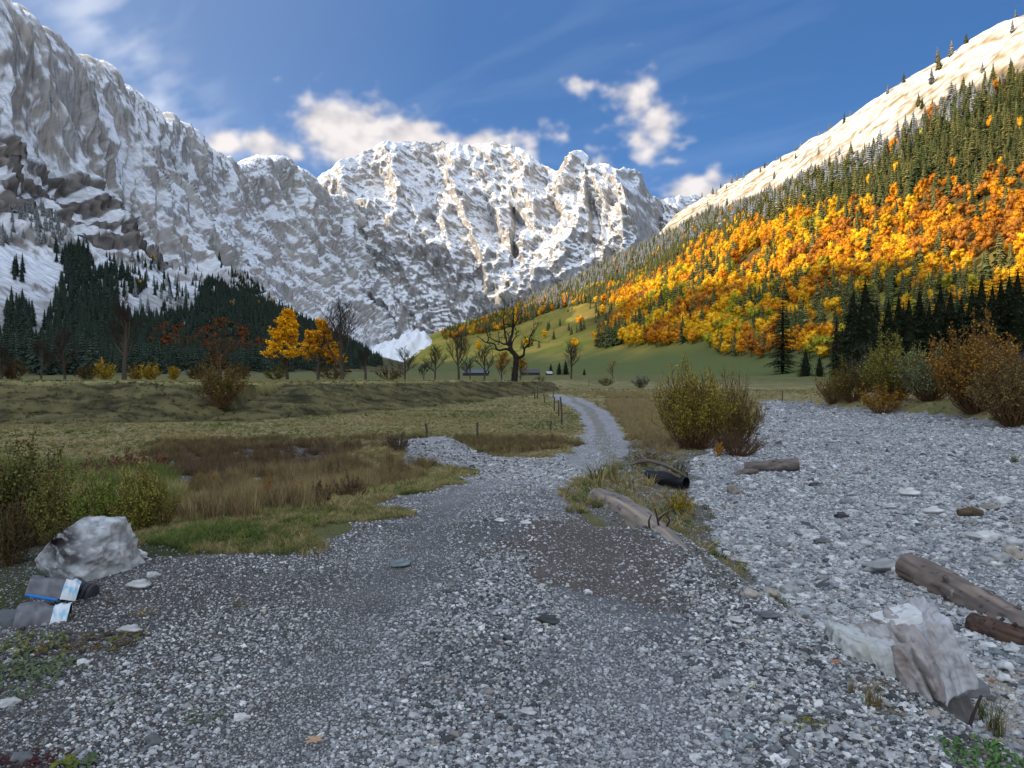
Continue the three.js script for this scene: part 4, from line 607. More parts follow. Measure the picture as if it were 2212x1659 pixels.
// ---- bushes: stems fanning from the foot, leaves along them
function bush(name, label, px, py, depth, wp, hp, o, group) {
  const q = at(px, py, depth), W = wp / F * depth, H = hp / F * depth, r = rng(o.seed), st = new MB(), lf = new MB(), n = o.stems ?? 70;
  for (let i = 0; i < n; i++) {
    const a = r() * 6.283, rad = Math.sqrt(r()), l = H * (1 - 0.38 * rad * rad) * (0.62 + r() * 0.46) * (0.92 + 0.55 * noise(Math.cos(a) * rad * 1.7 + o.seed, Math.sin(a) * rad * 1.7, 3)), sx = Math.cos(a) * rad, sz = Math.sin(a) * rad, pts = [], m = 5, up = o.upright ?? 0.4;
    for (let j = 0; j <= m; j++) { const f = j / m, w = W * 0.5 * lerp(0.16, 1, Math.pow(f, 0.55 + up)); pts.push(V3(sx * w + noise(i, f * 3, 1) * 0.1 * H, l * f - 0.05 - (o.droop ?? 0) * l * rad * f * f * f, sz * w * 0.8 + noise(i, f * 3, 7) * 0.1 * H)); }
    st.tube(pts, (f) => Math.max(0.004, (o.stem ?? 0.008) * H * (1 - f * 0.8)), 3, [0.5 + r() * 0.3, 0.5, 0.45], false);
    const nl = o.leaves ?? 40, sub = [];
    for (let k = 0; k < 4; k++) { const f = 0.35 + 0.6 * r(), j = Math.min(m - 1, Math.floor(f * m)), s = pts[j].clone().lerp(pts[j + 1], f * m - j), d = rv(r).multiplyScalar(0.16 * H * (1.2 - f)); d.y = Math.abs(d.y) + 0.06 * H; const e = s.clone().add(d); st.tube([s, e], [0.003 * H, 0.002 * H], 3, [0.5, 0.45, 0.4], false); sub.push([s, e]); }
    for (let k = 0; k < nl; k++) { const f = lerp(o.from ?? 0.2, 1, Math.pow(r(), 0.7)), j = Math.min(m - 1, Math.floor(f * m)); let s = pts[j].clone().lerp(pts[j + 1], f * m - j); if (k % 2) { const [x, e] = sub[k % 4]; s = x.clone().lerp(e, r()); } s.add(rv(r).multiplyScalar((o.fluff ?? 0.045) * H * r())); const c = o.colors[Math.floor(r() * o.colors.length)], v = (0.65 + r() * 0.7) * (0.8 + 0.35 * f); leafAt(lf, s, (o.size ?? 0.014) * H * (0.6 + r() * 0.8), r, c.map((x) => x * v)); }
  }
  const t = thing(name, label, o.cat ?? 'bush', onGround(q.x, q.z), 0, group); part('stems', st.geo(), mat('bush_stems', [0.24, 0.185, 0.11], 1, 0.1), t); if (lf.n) part('foliage', lf.geo(false), mat('loose_leaves', [1, 1, 1], 0.85, 0.15), t); return t;
}
{
  const olive = [[0.27, 0.21, 0.024], [0.20, 0.175, 0.028], [0.33, 0.245, 0.028]], grey = [[0.14, 0.165, 0.075], [0.17, 0.185, 0.09]], rust = [[0.26, 0.125, 0.02], [0.20, 0.105, 0.026], [0.32, 0.175, 0.026]], dull = [[0.14, 0.10, 0.042], [0.18, 0.125, 0.042]];
  bush('willow_bush', 'large olive yellow willow bush left of the riverbed', 1498, 968, 30, 185, 198, { seed: 901, stems: 230, leaves: 70, upright: 0.15, colors: olive, size: 0.0085, fluff: 0.05, from: 0.3, stem: 0.006 });
  bush('willow_bush', 'thinner right half of the olive willow clump hanging over the riverbed', 1580, 962, 31, 150, 175, { seed: 902, stems: 170, leaves: 40, upright: 0.15, stem: 0.006, colors: [[0.22, 0.165, 0.028], [0.16, 0.13, 0.026]], size: 0.0085, fluff: 0.06, from: 0.3 });
  bush('dark_bush', 'low dark leafless thicket at the foot of the willow clump', 1592, 985, 26.5, 150, 70, { seed: 903, stems: 130, leaves: 12, upright: 0.2, colors: [[0.05, 0.035, 0.03]], size: 0.02, stem: 0.012 });
  bush('orange_shrub', 'small orange yellow shrub before the dark thicket by the riverbed', 1552, 986, 26, 34, 42, { seed: 904, stems: 22, leaves: 40, colors: [[0.42, 0.24, 0.015], [0.36, 0.16, 0.015]], size: 0.03 });
  bush('amber_bush', 'sparse amber bush at the far end of the riverbed', 1800, 878, 66, 95, 76, { seed: 905, stems: 60, leaves: 30, colors: [[0.20, 0.12, 0.03], [0.24, 0.14, 0.03]], size: 0.02 });
  bush('olive_bush', 'rounded olive bush behind the sparse amber bush by the river', 1842, 884, 64, 115, 96, { seed: 906, stems: 80, leaves: 55, colors: [[0.11, 0.09, 0.02], [0.14, 0.10, 0.02]], size: 0.018 });
  bush('blue_grey_bush', 'blue grey bush between olive bushes at the black spruces', 1880, 868, 84, 105, 118, { seed: 907, stems: 60, leaves: 60, colors: [[0.05, 0.06, 0.045]], size: 0.016 });
  bush('green_willow', 'tall yellow green willow bush on the far river bank', 1932, 890, 60, 155, 150, { seed: 908, stems: 120, leaves: 75, upright: 0.3, colors: [[0.19, 0.185, 0.034], [0.24, 0.215, 0.04]], size: 0.013 });
  bush('rust_bush', 'low rust brown bush below the tall yellow green willow', 1905, 888, 57, 125, 80, { seed: 909, stems: 60, leaves: 45, colors: rust, size: 0.022 });
  bush('grey_willow', 'grey green feathery willow bush on the far river bank', 2008, 892, 56, 175, 142, { seed: 910, stems: 130, leaves: 70, upright: 0.3, colors: grey, size: 0.013 });
  bush('copper_bush', 'big copper orange bush on the far bank near the right edge', 2105, 908, 48, 215, 208, { seed: 911, stems: 170, leaves: 75, colors: rust, size: 0.012, fluff: 0.05 });
  bush('brown_bush', 'dull brown tall bush at the right edge on the far bank', 2190, 918, 43, 205, 172, { seed: 912, stems: 150, leaves: 60, colors: dull, size: 0.013, fluff: 0.05 });
  bush('bank_bush', 'brown olive bush alone on the left terrace slope', 475, 888, 52, 128, 112, { seed: 913, stems: 110, leaves: 45, colors: [[0.125, 0.09, 0.025], [0.10, 0.08, 0.025], [0.16, 0.11, 0.025]], size: 0.016, fluff: 0.06 });
  [[230, 820, 106, 62, 48, 'round golden shrub left of the tall gaunt bare tree', 0], [325, 818, 110, 58, 46, 'round golden shrub right of the tall gaunt bare tree', 0], [374, 818, 112, 30, 38, 'small upright golden shrub beside the round golden shrub', 0], [295, 818, 112, 50, 38, 'dull amber shrub between the two round golden shrubs', 1], [600, 818, 140, 90, 40, 'dull olive shrub under the taller yellow tree', 2], [840, 814, 170, 80, 34, 'low brown thicket left of the small bare tree', 3], [430, 820, 120, 70, 40, 'brown shrub left of the rusty half bare tree', 3], [30, 824, 100, 70, 55, 'brown shrub at the left edge of the terrace', 3], [1310, 835, 140, 40, 22, 'small olive shrub beside the far meadow track', 2], [1385, 838, 120, 50, 30, 'grey twiggy shrub left of the willow clump', 4], [190, 820, 115, 60, 40, 'dim brown shrub left of the golden shrubs', 3], [520, 818, 128, 70, 45, 'dim brown shrub left of the yellow trees', 3], [720, 816, 150, 90, 40, 'dim brown shrub beneath the tall bare tree', 3], [1165, 818, 130, 34, 14, 'low olive shrub right of the dead maple', 2]]
    .forEach(([px, py, d, w, h, l, k], i) => bush('shrub', l, px, py, d, w, h, { seed: 930 + i, stems: 34, leaves: 45, size: 0.035, fluff: 0.12, from: 0.05, colors: [[[0.30, 0.20, 0.02], [0.24, 0.17, 0.02]], [[0.20, 0.12, 0.02]], [[0.11, 0.10, 0.03]], [[0.07, 0.05, 0.02], [0.09, 0.06, 0.025]], [[0.09, 0.09, 0.07]]][k] }));
}
// ---- barns on the far meadow, with gabled roofs of slate grey boards
function barn(label, px, py, depth, wp, hp, turn, roofC, wallC) {
  const q = at(px, py, depth), w = wp / F * depth, h = hp / F * depth, d = w * 0.55, t = thing('barn', label, 'barn', V3(q.x, ground(q.x, q.z) - 0.2, q.z), turn);
  const wall = new MB(), v = (x, y, z) => wall.v(x, y, z, [1, 1, 1]), a = w / 2 * 0.94, b = d / 2 * 0.9, e = h * 0.5, quad = (p) => { const k = p.map((x) => v(...x)); wall.i.push(k[0], k[1], k[2], k[0], k[2], k[3]); };
  quad([[-a, -1, b], [a, -1, b], [a, e, b], [-a, e, b]]); quad([[-a, -1, -b], [a, -1, -b], [a, e, -b], [-a, e, -b]]); for (const s of [-1, 1]) { quad([[s * a, -1, -b], [s * a, -1, b], [s * a, e, b], [s * a, e, -b]]); const k = [v(s * a, e, b), v(s * a, e, -b), v(s * a, h * 0.97, 0)]; wall.i.push(...k); }
  part('wall', wall.geo(false), mat('barn_boards', wallC, 1, 0.1), t);
  for (const s of [-1, 1]) { const g = new THREE.BoxGeometry(w, 0.12, Math.hypot(d / 2, h * 0.5) + 0.3), o = part('roof', g, mat('barn_roof_' + roofC.join(), roofC, 0.7, 0.4, { vertexColors: false }), t); o.position.set(0, h * 0.75, s * d / 4); o.rotation.x = s * Math.atan2(h * 0.5, d / 2); }
  const door = part('door', new THREE.BoxGeometry(w * 0.14, e * 0.8, 0.08), mat('barn_door', [0.05, 0.045, 0.04], 1, 0.1, { vertexColors: false }), t); door.position.set(-w * 0.2, e * 0.3, b + 0.05);
}
barn('dark barn with slate grey gabled roof right of the dead maple', 1146, 818, 330, 40, 13, 0.12, [0.075, 0.08, 0.095], [0.06, 0.05, 0.042]);
barn('long barn with pale blue grey roof left of the dead maple', 1028, 816, 310, 56, 15, -0.1, [0.11, 0.12, 0.145], [0.07, 0.06, 0.05]);
barn('small hut with whitish roof right of the dark barn', 1186, 817, 345, 14, 9, 0.4, [0.42, 0.43, 0.44], [0.08, 0.07, 0.06]);

// ---------------------------------------------------------------- loose stones, gravel and cobbles
function stoneMB(seed, flat, detail = 1, amp = 0.55) { const mb = new MB(); blob(mb, V3(), 1, flat, 0.78, detail, seed, amp, (a, b, c) => { const v = 0.88 + 0.28 * noise(a * 2 + seed, b * 2, c * 2); return [v, v, v]; }); return mb; }
const pebbleGeo = [[1, 0.55], [2, 0.7], [3, 0.42], [4, 0.6], [5, 0.5]].map(([s, f]) => stoneMB(s * 7.3, f, 1, 0.75).geo(s % 2 === 0)), stoneGeo = [[6, 0.55], [7, 0.6], [8, 0.4], [9, 0.65]].map(([s, f]) => stoneMB(s * 5.1, f, 3, 0.55).geo());
const stoneM = mat('stone', [1, 1, 1], 0.85, 0.35);
const GREYS = [[0.062, 0.064, 0.068], [0.135, 0.14, 0.145], [0.25, 0.255, 0.26], [0.33, 0.335, 0.335], [0.43, 0.435, 0.43], [0.56, 0.56, 0.545], [0.24, 0.215, 0.19], [0.36, 0.32, 0.27], [0.17, 0.20, 0.21]];
const M4 = new THREE.Matrix4(), Q4 = new THREE.Quaternion(), E4 = new THREE.Euler(), C4 = new THREE.Color();
function scatter(name, label, category, geos, m, make) {                     // one object nobody could count: make(push) calls push(pos, [sx, sy, sz], turn, tilt, colour)
  const lists = geos.map(() => []); let n = 0; make((p, s, a, tx, tz, c) => lists[n++ % geos.length].push([p.x, p.y, p.z, s[0], s[1], s[2], a, tx, tz, c]));
  const g = tag(new THREE.Group(), label, category, null, 'stuff'); g.name = numbered(name); scene.add(g);
  lists.forEach((l, k) => { if (!l.length) return; const im = new THREE.InstancedMesh(geos[k], m, l.length); im.name = name + '_layer'; im.userData.kind = 'stuff'; im.castShadow = im.receiveShadow = true;
    l.forEach((q, i) => { Q4.setFromEuler(E4.set(q[7], q[6], q[8])); M4.compose(V3(q[0], q[1], q[2]), Q4, V3(q[3], q[4], q[5])); im.setMatrixAt(i, M4); im.setColorAt(i, C4.setRGB(...q[9])); }); g.add(im); });
  return n;
}
const tone = (r, c, k = 1) => { const v = k * (0.85 + r() * 0.3); return [c[0] * v, c[1] * v, c[2] * v]; };
scatter('gravel', 'loose grey gravel covering the track and the bank in front', 'gravel', pebbleGeo, stoneM, (push) => {
  const r = rng(1001);
  for (let i = 0; i < 430000; i++) {
    const rr = 2.3 * Math.pow(38 / 2.3, Math.pow(r(), 0.98)), a = (r() * 2 - 1) * 0.80, x = Math.sin(a) * rr, z = -Math.cos(a) * rr, k = zone(x, z); let keep = 1, dark = 1, big = 1;
    if (k === 2 || k === 0 || k === 4) continue; if (k === 6) { keep = 0.35; dark = 0.6; } if (k === 3) { keep = 0.45; dark = 0.85; } if (k === 5) { keep = 0.7; dark = 0.8; }
    const soil = k === 1 && inPoly(soilPoly, x + 1.0 * noise(x, z, 3), z + 1.2 * noise(x * 0.8, z * 0.8, 9)); if (soil) keep = 0.30;
    const n = noise(x / 1.6, z / 1.6, 3); if (k === 1 && rr < 12 && (n > 0.28 || x < -1.6 - rr * 0.12)) { dark = 0.86; keep *= 0.9; } if (r() > keep) continue;
    const rut = rr < 28 ? Math.max(Math.exp(-(((x - table(rutT, -z) - 0.8) / 0.3) ** 2)), Math.exp(-(((x - table(rutT, -z) + 0.8) / 0.3) ** 2))) : 0, s = (1 - 0.38 * rut) * (0.0065 + 0.0145 * Math.pow(r(), 2.4) + (r() < 0.01 ? 0.02 : 0)) * (dark < 0.9 ? 0.85 : 1) * lerp(0.72, 1, sstep(-1.6, 0.6, x + 0.15 * rr * noise(x, z, 7))) * lerp(0.85, 1, sstep(8, 14, rr)) * (rr > 9 ? 1 + (rr - 9) * 0.035 : 1);
    const w = r(), c = w < 0.17 ? GREYS[0] : w < 0.34 ? GREYS[1] : w < 0.54 ? GREYS[2] : w < 0.70 ? GREYS[3] : w < 0.83 ? GREYS[4] : w < 0.895 ? GREYS[5] : w < 0.94 ? GREYS[6] : w < 0.96 ? GREYS[7] : GREYS[8], far = sstep(9, 22, rr);
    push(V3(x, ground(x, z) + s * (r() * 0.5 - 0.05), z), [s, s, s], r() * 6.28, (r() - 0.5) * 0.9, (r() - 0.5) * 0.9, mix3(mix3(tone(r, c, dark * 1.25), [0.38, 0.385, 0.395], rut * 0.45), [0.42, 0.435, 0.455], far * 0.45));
  }
});
scatter('river_cobbles', 'pale grey cobbles and pebbles covering the dry riverbed', 'cobbles', pebbleGeo, stoneM, (push) => {
  const r = rng(1002);
  for (let i = 0; i < 330000; i++) {
    const rr = 4.2 * Math.pow(82 / 4.2, Math.pow(r(), 0.92)), a = r() * 0.72 + 0.06, x = Math.sin(a) * rr, z = -Math.cos(a) * rr; if (zone(x, z) !== 2) continue;
    const band = fbm(x / 3.2, 3, z / 4.2, 3); if (band < -0.14 && r() < 0.55) continue; if (inPoly(sandPoly, x, z) && r() < 0.85) continue;
    const s = (0.011 + 0.03 * Math.pow(r(), 2.6) + (r() < 0.012 + 0.05 * Math.max(0, band) ? 0.02 + r() * 0.05 : 0)) * (rr > 12 ? 1 + (rr - 12) * 0.022 : 1);
    const w = r(), c = w < 0.05 ? GREYS[0] : w < 0.14 ? GREYS[1] : w < 0.32 ? GREYS[2] : w < 0.56 ? GREYS[3] : w < 0.80 ? GREYS[4] : w < 0.92 ? GREYS[5] : w < 0.95 ? GREYS[6] : w < 0.98 ? GREYS[7] : GREYS[8];
    push(V3(x, ground(x, z) + s * (r() * 0.45 - 0.05), z), [s * 1.15, s, s], r() * 6.28, (r() - 0.5) * 0.6, (r() - 0.5) * 0.6, mix3(tone(r, c, 1.12), [0.34, 0.37, 0.42], 0.12));
  }
});
scatter('heap_gravel', 'pale gravel heaped left of the track', 'gravel', pebbleGeo, stoneM, (push) => {
  const r = rng(1005);
  for (let i = 0; i < 26000; i++) { const x = -7 + r() * 9, z = -16 - r() * 13; const zz = zone(x, z); if (zz !== 1 && !(zz === 5 && r() < 0.3)) continue; const s = 0.016 + 0.03 * Math.pow(r(), 2) + (r() < 0.02 ? 0.04 : 0), c = GREYS[[0, 1, 2, 2, 3, 3, 4, 4, 5][Math.floor(r() * 9)]]; push(V3(x, ground(x, z) + s * 0.2, z), [s, s, s], r() * 6.28, (r() - 0.5) * 0.9, (r() - 0.5) * 0.9, tone(r, c, 1.05)); }
});
// ---- stones that stand out, one by one: grid x, y of the foot, width on the grid, tone, shape, words
const singleStones = [
  [300, 1206, 34, 5, 1, 'whitish stone touching the right foot of the big left boulder'], [862, 1224, 42, 8, 2, 'flat blue grey stone alone on the gravel before the verge'], [1256, 1345, 20, 8, 0, 'squarish blue grey stone on the middle of the gravel'], [1185, 1346, 40, 0, 2, 'flat dark slab on the middle of the gravel'], [1356, 1365, 17, 5, 1, 'small round white stone right of the middle of the gravel'],
  [1140, 1544, 34, 4, 2, 'pale flat stone with a stick on the front gravel'], [1271, 1283, 18, 5, 1, 'small white stone on the brown soil edge'], [1354, 1634, 30, 3, 0, 'blue grey rounded stone at the bottom of the front gravel'], [520, 1556, 30, 5, 0, 'white angular stone on the left front gravel'], [333, 1606, 32, 1, 3, 'dark round stone on the left front gravel'],
  [330, 1630, 18, 4, 0, 'pale stone just below the dark round stone'], [281, 1368, 42, 4, 2, 'long pale slab on the gravel right of the weeds'], [30, 1410, 24, 5, 2, 'white stone lying in the left weeds'], [20, 1524, 36, 4, 0, 'pale grey stone below the left weeds'], [180, 1437, 26, 5, 1, 'white round stone with a stick beside the left weeds'],
  [48, 1648, 42, 1, 0, 'dark grey stone in the bottom left corner'], [470, 1430, 26, 3, 2, 'flat grey stone on the gravel left of the middle'], [300, 1270, 44, 4, 2, 'pale slab on the gravel right of the grey sacks'], [330, 1246, 24, 4, 0, 'pale stone below the big left boulder'], [60, 1165, 22, 5, 1, 'white stone left of the big left boulder'],
  [1390, 1410, 22, 4, 1, 'pale oval stone on the gravel right of the middle'], [1560, 1480, 26, 3, 0, 'grey angular stone on the right gravel'], [1700, 1560, 30, 4, 0, 'pale rounded stone on the right front gravel'], [1620, 1600, 26, 8, 1, 'blue grey oval stone on the right front gravel'], [1850, 1600, 34, 4, 2, 'pale stone below the dry grass tuft'], [1500, 1640, 24, 5, 0, 'white stone at the bottom right of the gravel'],
  [1010, 1600, 24, 4, 1, 'pale oval stone on the front gravel left of the middle'], [870, 1655, 26, 3, 0, 'grey stone at the bottom of the gravel right of the fallen leaf'], [1080, 1128, 20, 5, 2, 'white flat stone on the far edge of the brown soil'], [1135, 1133, 22, 5, 2, 'white flat stone left of the half buried log'], [1590, 1345, 34, 4, 2, 'pale flat stone on the bank edge above the right boulder'], [1660, 1336, 40, 1, 2, 'dark slab on the bank edge above the right boulder'],
  [2012, 1112, 40, 5, 2, 'white oblong boulder in the middle of the riverbed'], [2040, 1118, 16, 5, 1, 'small white stone right of the white oblong boulder'], [2163, 1088, 34, 5, 0, 'white stone on the riverbed near the right edge, uppermost of its cluster'], [2133, 1102, 34, 6, 2, 'brownish sloping boulder on the riverbed'], [2156, 1138, 22, 5, 0, 'white pointed stone below the brownish sloping boulder'], [2098, 1166, 42, 4, 2, 'pale flat boulder left of the big white one'],
  [2130, 1168, 46, 5, 0, 'big white boulder on the riverbed, brightest of its cluster'], [2190, 1180, 38, 4, 1, 'pale round boulder near the right edge of the riverbed'], [2186, 1206, 42, 7, 3, 'cream slab leaning near the right edge behind the fallen trunk'], [2156, 1212, 42, 3, 0, 'grey boulder left of the leaning cream slab'], [2128, 1218, 30, 3, 0, 'blue grey boulder behind the fallen trunk'], [2150, 1224, 22, 5, 1, 'small white stone before the grey boulder'],
  [1902, 1236, 68, 3, 2, 'flat grey slab left of the end of the fallen trunk'], [1938, 1240, 34, 5, 1, 'white boulder touching the end of the fallen trunk'], [1936, 1252, 28, 4, 2, 'pale stone under the white boulder at the trunk end'], [2066, 1298, 44, 2, 3, 'grey boulder leaning against the fallen trunk'], [1739, 1156, 34, 4, 0, 'pale stone in the middle of the near riverbed'], [1618, 1042, 18, 5, 1, 'white stone before the short driftwood log'],
  [1584, 1066, 30, 6, 3, 'brown grey stone with a grass tuft on the riverbed'], [1703, 1240, 24, 5, 1, 'white stone on the near riverbed below the bank'], [1604, 1218, 34, 4, 2, 'pale stone at the foot of the bank'], [1643, 1224, 24, 5, 0, 'white stone right of the pale one at the foot of the bank'], [1707, 1282, 40, 3, 0, 'grey boulder at the foot of the bank'], [1622, 1292, 34, 7, 1, 'cream stone on the bank edge, left of a pair'], [1664, 1290, 36, 7, 1, 'cream stone on the bank edge, right of a pair'],
  [1690, 1180, 26, 2, 0, 'grey stone on the near riverbed'], [1760, 1052, 22, 0, 0, 'dark stone on the middle riverbed'], [1775, 1175, 30, 1, 2, 'dark flat stone on the near riverbed'], [1820, 1120, 26, 0, 1, 'blackish stone on the middle riverbed'], [1920, 1100, 26, 4, 2, 'pale flat stone left of the white oblong boulder'], [1960, 1072, 42, 5, 2, 'white flat stones patch boulder on the middle riverbed'], [1870, 1180, 30, 4, 1, 'pale oval stone on the riverbed above the flat grey slab'],
  [2085, 1330, 30, 3, 0, 'blue grey stone before the fallen trunk'], [2110, 1318, 26, 5, 2, 'white flat stone before the fallen trunk'], [1444, 900, 0, 0, 0, '']].filter((s) => s[2]);
{
  const r = rng(77);
  for (const [px, py, w, c, f, label] of singleStones) { const p = hit(px, py), s = w / F * -p.z * 0.56, g = stoneGeo[f], key = 'stone_' + c, o = part(numbered('stone'), g, mat(key, GREYS[c].map((x) => x * 1.08), 0.85, 0.35), scene); o.position.set(p.x, p.y + s * 0.28, p.z); o.scale.set(s, s * (0.85 + r() * 0.3), s); o.rotation.set((r() - 0.5) * 0.3, (r() - 0.5) * 0.8, f === 3 ? -0.5 : (r() - 0.5) * 0.3); tag(o, label, 'stone', px > 1560 && py < 1300 ? 'stones standing out on the riverbed' : 'stones standing out on the gravel'); }
}
// ---- boulders cut by planes and roughened
function planeRock(mb, o, planes, seed, amp, colFn, detail = 34, rough = 1) {
  const g = icoPoints(detail), a = g.attributes.position.array, k = mb.n;
  for (let j = 0; j < a.length; j += 3) {
    const x = a[j], y = a[j + 1], z = a[j + 2]; let s = 0; for (const [nx, ny, nz, d] of planes) { const q = (nx * x + ny * y + nz * z) / (d * Math.hypot(nx, ny, nz)); if (q > 0) s += q ** 22; } let R = Math.pow(s, -1 / 22);
    const X = x * R, Y = y * R, Z = z * R; R *= 1 + amp * (fbm(X * 5 + seed, Y * 5, Z * 5, 5) * 1.2 + 0.5 * fbm(X * 16, Y * 16 + seed, Z * 16, 3) + (rough > 0 ? 0.3 * (ridged(X * 4 + Y * 3 + seed, Y * 9 - X * 3, Z * 5, 3) - 0.4) : 1.3 * (ridged(X * 9 + Y * 3.5 + seed, Y * 2.2, Z * 7, 3) - 0.4)));
    mb.v(o.x + x * R, o.y + y * R, o.z + z * R, colFn(x * R, y * R, z * R));
  }
  for (const q of g.index.array) mb.i.push(k + q);
}
{
  const D = 6.0, c = at(172, 1178, D), mb = new MB();
  planeRock(mb, V3(), [[-0.66, 0.75, 0.1, 0.175], [0, 1, -0.1, 0.24], [0.25, 1, 0.3, 0.275], [0.96, 0.25, 0, 0.37], [0.8, -0.1, 0.6, 0.36], [0, -1, 0, 0.3], [-1, -0.1, 0, 0.40], [0.12, 0.35, 0.93, 0.25], [-0.55, 0.15, 0.83, 0.24], [0, 0.2, -1, 0.3], [-0.3, -0.6, 0.7, 0.30]], 3.3, 0.13, (x, y, z) => {
    const n = fbm(x * 6, y * 9, z * 6, 5), st = ridged(x * 3 + y * 2, y * 9, z * 4, 4), vein = fbm(x * 11 + 3, y * 26 + x * 8, z * 11 + 4, 5), dark = Math.max(1.15 * sstep(0.24, 0.06, Math.hypot((x + 0.08) / 1.2, (y - 0.12) / 0.8)), sstep(0.26, 0.04, Math.hypot((x - 0.0) / 1.5, (y + 0.02 + x * 0.15) / 0.6))) * sstep(-0.36, -0.02, vein);
    let k = mix3([0.26, 0.27, 0.28], [0.50, 0.515, 0.535], clamp(0.5 + n * 2.4)); k = mix3(k, [0.15, 0.145, 0.145], Math.max(clamp(st * 1.6 - 0.95) * 0.7, clamp(-vein * 4 - 0.7) * 0.7)); k = mix3(k, [0.035, 0.032, 0.032], dark * 0.95); return x < -0.2 ? mix3(k, [0.24, 0.24, 0.25], 0.55) : k; }, 40);
  const o = part('boulder', mb.geo(), mat('boulder', [1, 1, 1], 0.85, 0.3), scene); o.position.copy(c); o.scale.setScalar(0.88); o.name = numbered('boulder'); tag(o, 'big whitish grey boulder with dark stain at the left edge of the gravel', 'boulder');
}
{
  const D = 4.5, u = D / F, c = at(1945, 1430, D), mb = new MB(), P = (px, py, dz) => V3((px - 1945) * u, (1430 - py) * u, dz), box = (w, h, d, lean, extra = []) => [[1, lean, 0, w], [-1, -lean, 0.1, w], [-lean, 1, 0.12, h], [lean * 0.5, -1, 0.2, h], [0.1, 0.25, 1, d], [0, 0, -1, d], [-0.7, 0.1, 0.7, (w + d) * 0.62], [0.7, 0.3, 0.7, (w + d) * 0.60], ...extra];
  const tint = (a, b, dk) => (x, y, z) => { const n = fbm(x * 9 + 3, y * 4, z * 9, 5), s = ridged(x * 11 + y * 3, y * 2.4, z * 6, 4); let k = mix3(a, b, clamp(0.5 + n * 1.4)); k = mix3(k, [0.12, 0.095, 0.085], clamp(s * 2.2 - 1.15) * 0.9); k = mix3(k, [0.33, 0.25, 0.20], clamp(n * 2.5 - 0.5) * 0.5); return dk ? mix3(k, dk, 0.8) : k; };
  const L = [0.46, 0.47, 0.47], N = [0.31, 0.30, 0.30];
  planeRock(mb, P(1858, 1406, 0.05), box(66 * u, 40 * u, 0.15, -0.12, [[-0.6, -1, 0.3, 44 * u]]), 1.2, 0.15, tint(L, [0.36, 0.37, 0.33]), 36, -1);
  planeRock(mb, P(1932, 1432, 0.06), box(38 * u, 74 * u, 0.17, 0.30), 4.7, 0.19, tint([0.38, 0.37, 0.37], [0.22, 0.19, 0.18]), 38, -1);
  planeRock(mb, P(1962, 1415, 0.03), box(22 * u, 74 * u, 0.20, 0.42), 6.1, 0.2, tint([0.24, 0.21, 0.20], [0.34, 0.32, 0.32]), 22, -1);
  planeRock(mb, P(2012, 1420, -0.02), box(56 * u, 84 * u, 0.19, 0.36, [[0.6, -1, 0.2, 78 * u]]), 8.4, 0.13, tint([0.48, 0.48, 0.50], N), 40, -1);
  planeRock(mb, P(1960, 1352, -0.10), box(46 * u, 16 * u, 0.10, 0.30), 2.9, 0.08, tint([0.62, 0.62, 0.61], [0.5, 0.5, 0.49]), 24);
  planeRock(mb, P(2035, 1505, -0.02), box(46 * u, 56 * u, 0.13, 0.5, [[-0.8, -0.8, 0.3, 36 * u]]), 9.9, 0.13, tint([0.15, 0.145, 0.14], [0.085, 0.08, 0.08]), 22, -1);
  const o = part('boulder', mb.geo(), mat('boulder'), scene); o.position.copy(c); o.name = numbered('boulder'); tag(o, 'layered pale boulder with brown clefts standing on the right bank edge', 'boulder');
  const s = new MB(); planeRock(s, V3(), box(0.11, 0.075, 0.1, 0.1), 5.5, 0.15, () => [0.10, 0.11, 0.115], 20); const q = at(12, 1354, 4.8), b = part('dark_boulder', s.geo(), mat('boulder'), scene); b.name = numbered('dark_boulder'); b.position.copy(q); tag(b, 'dark blue grey stone below the grey sacks at the left edge', 'stone');
  const s2 = new MB(); planeRock(s2, V3(), box(0.09, 0.045, 0.08, 0.1), 5.9, 0.15, () => [0.15, 0.15, 0.155], 20); const q2 = at(2100, 1487, 5.3), b2 = part('dark_stone', s2.geo(), mat('boulder'), scene); b2.name = numbered('dark_stone'); b2.position.copy(q2); tag(b2, 'dark stone peeping out right of the layered boulder', 'stone');
}
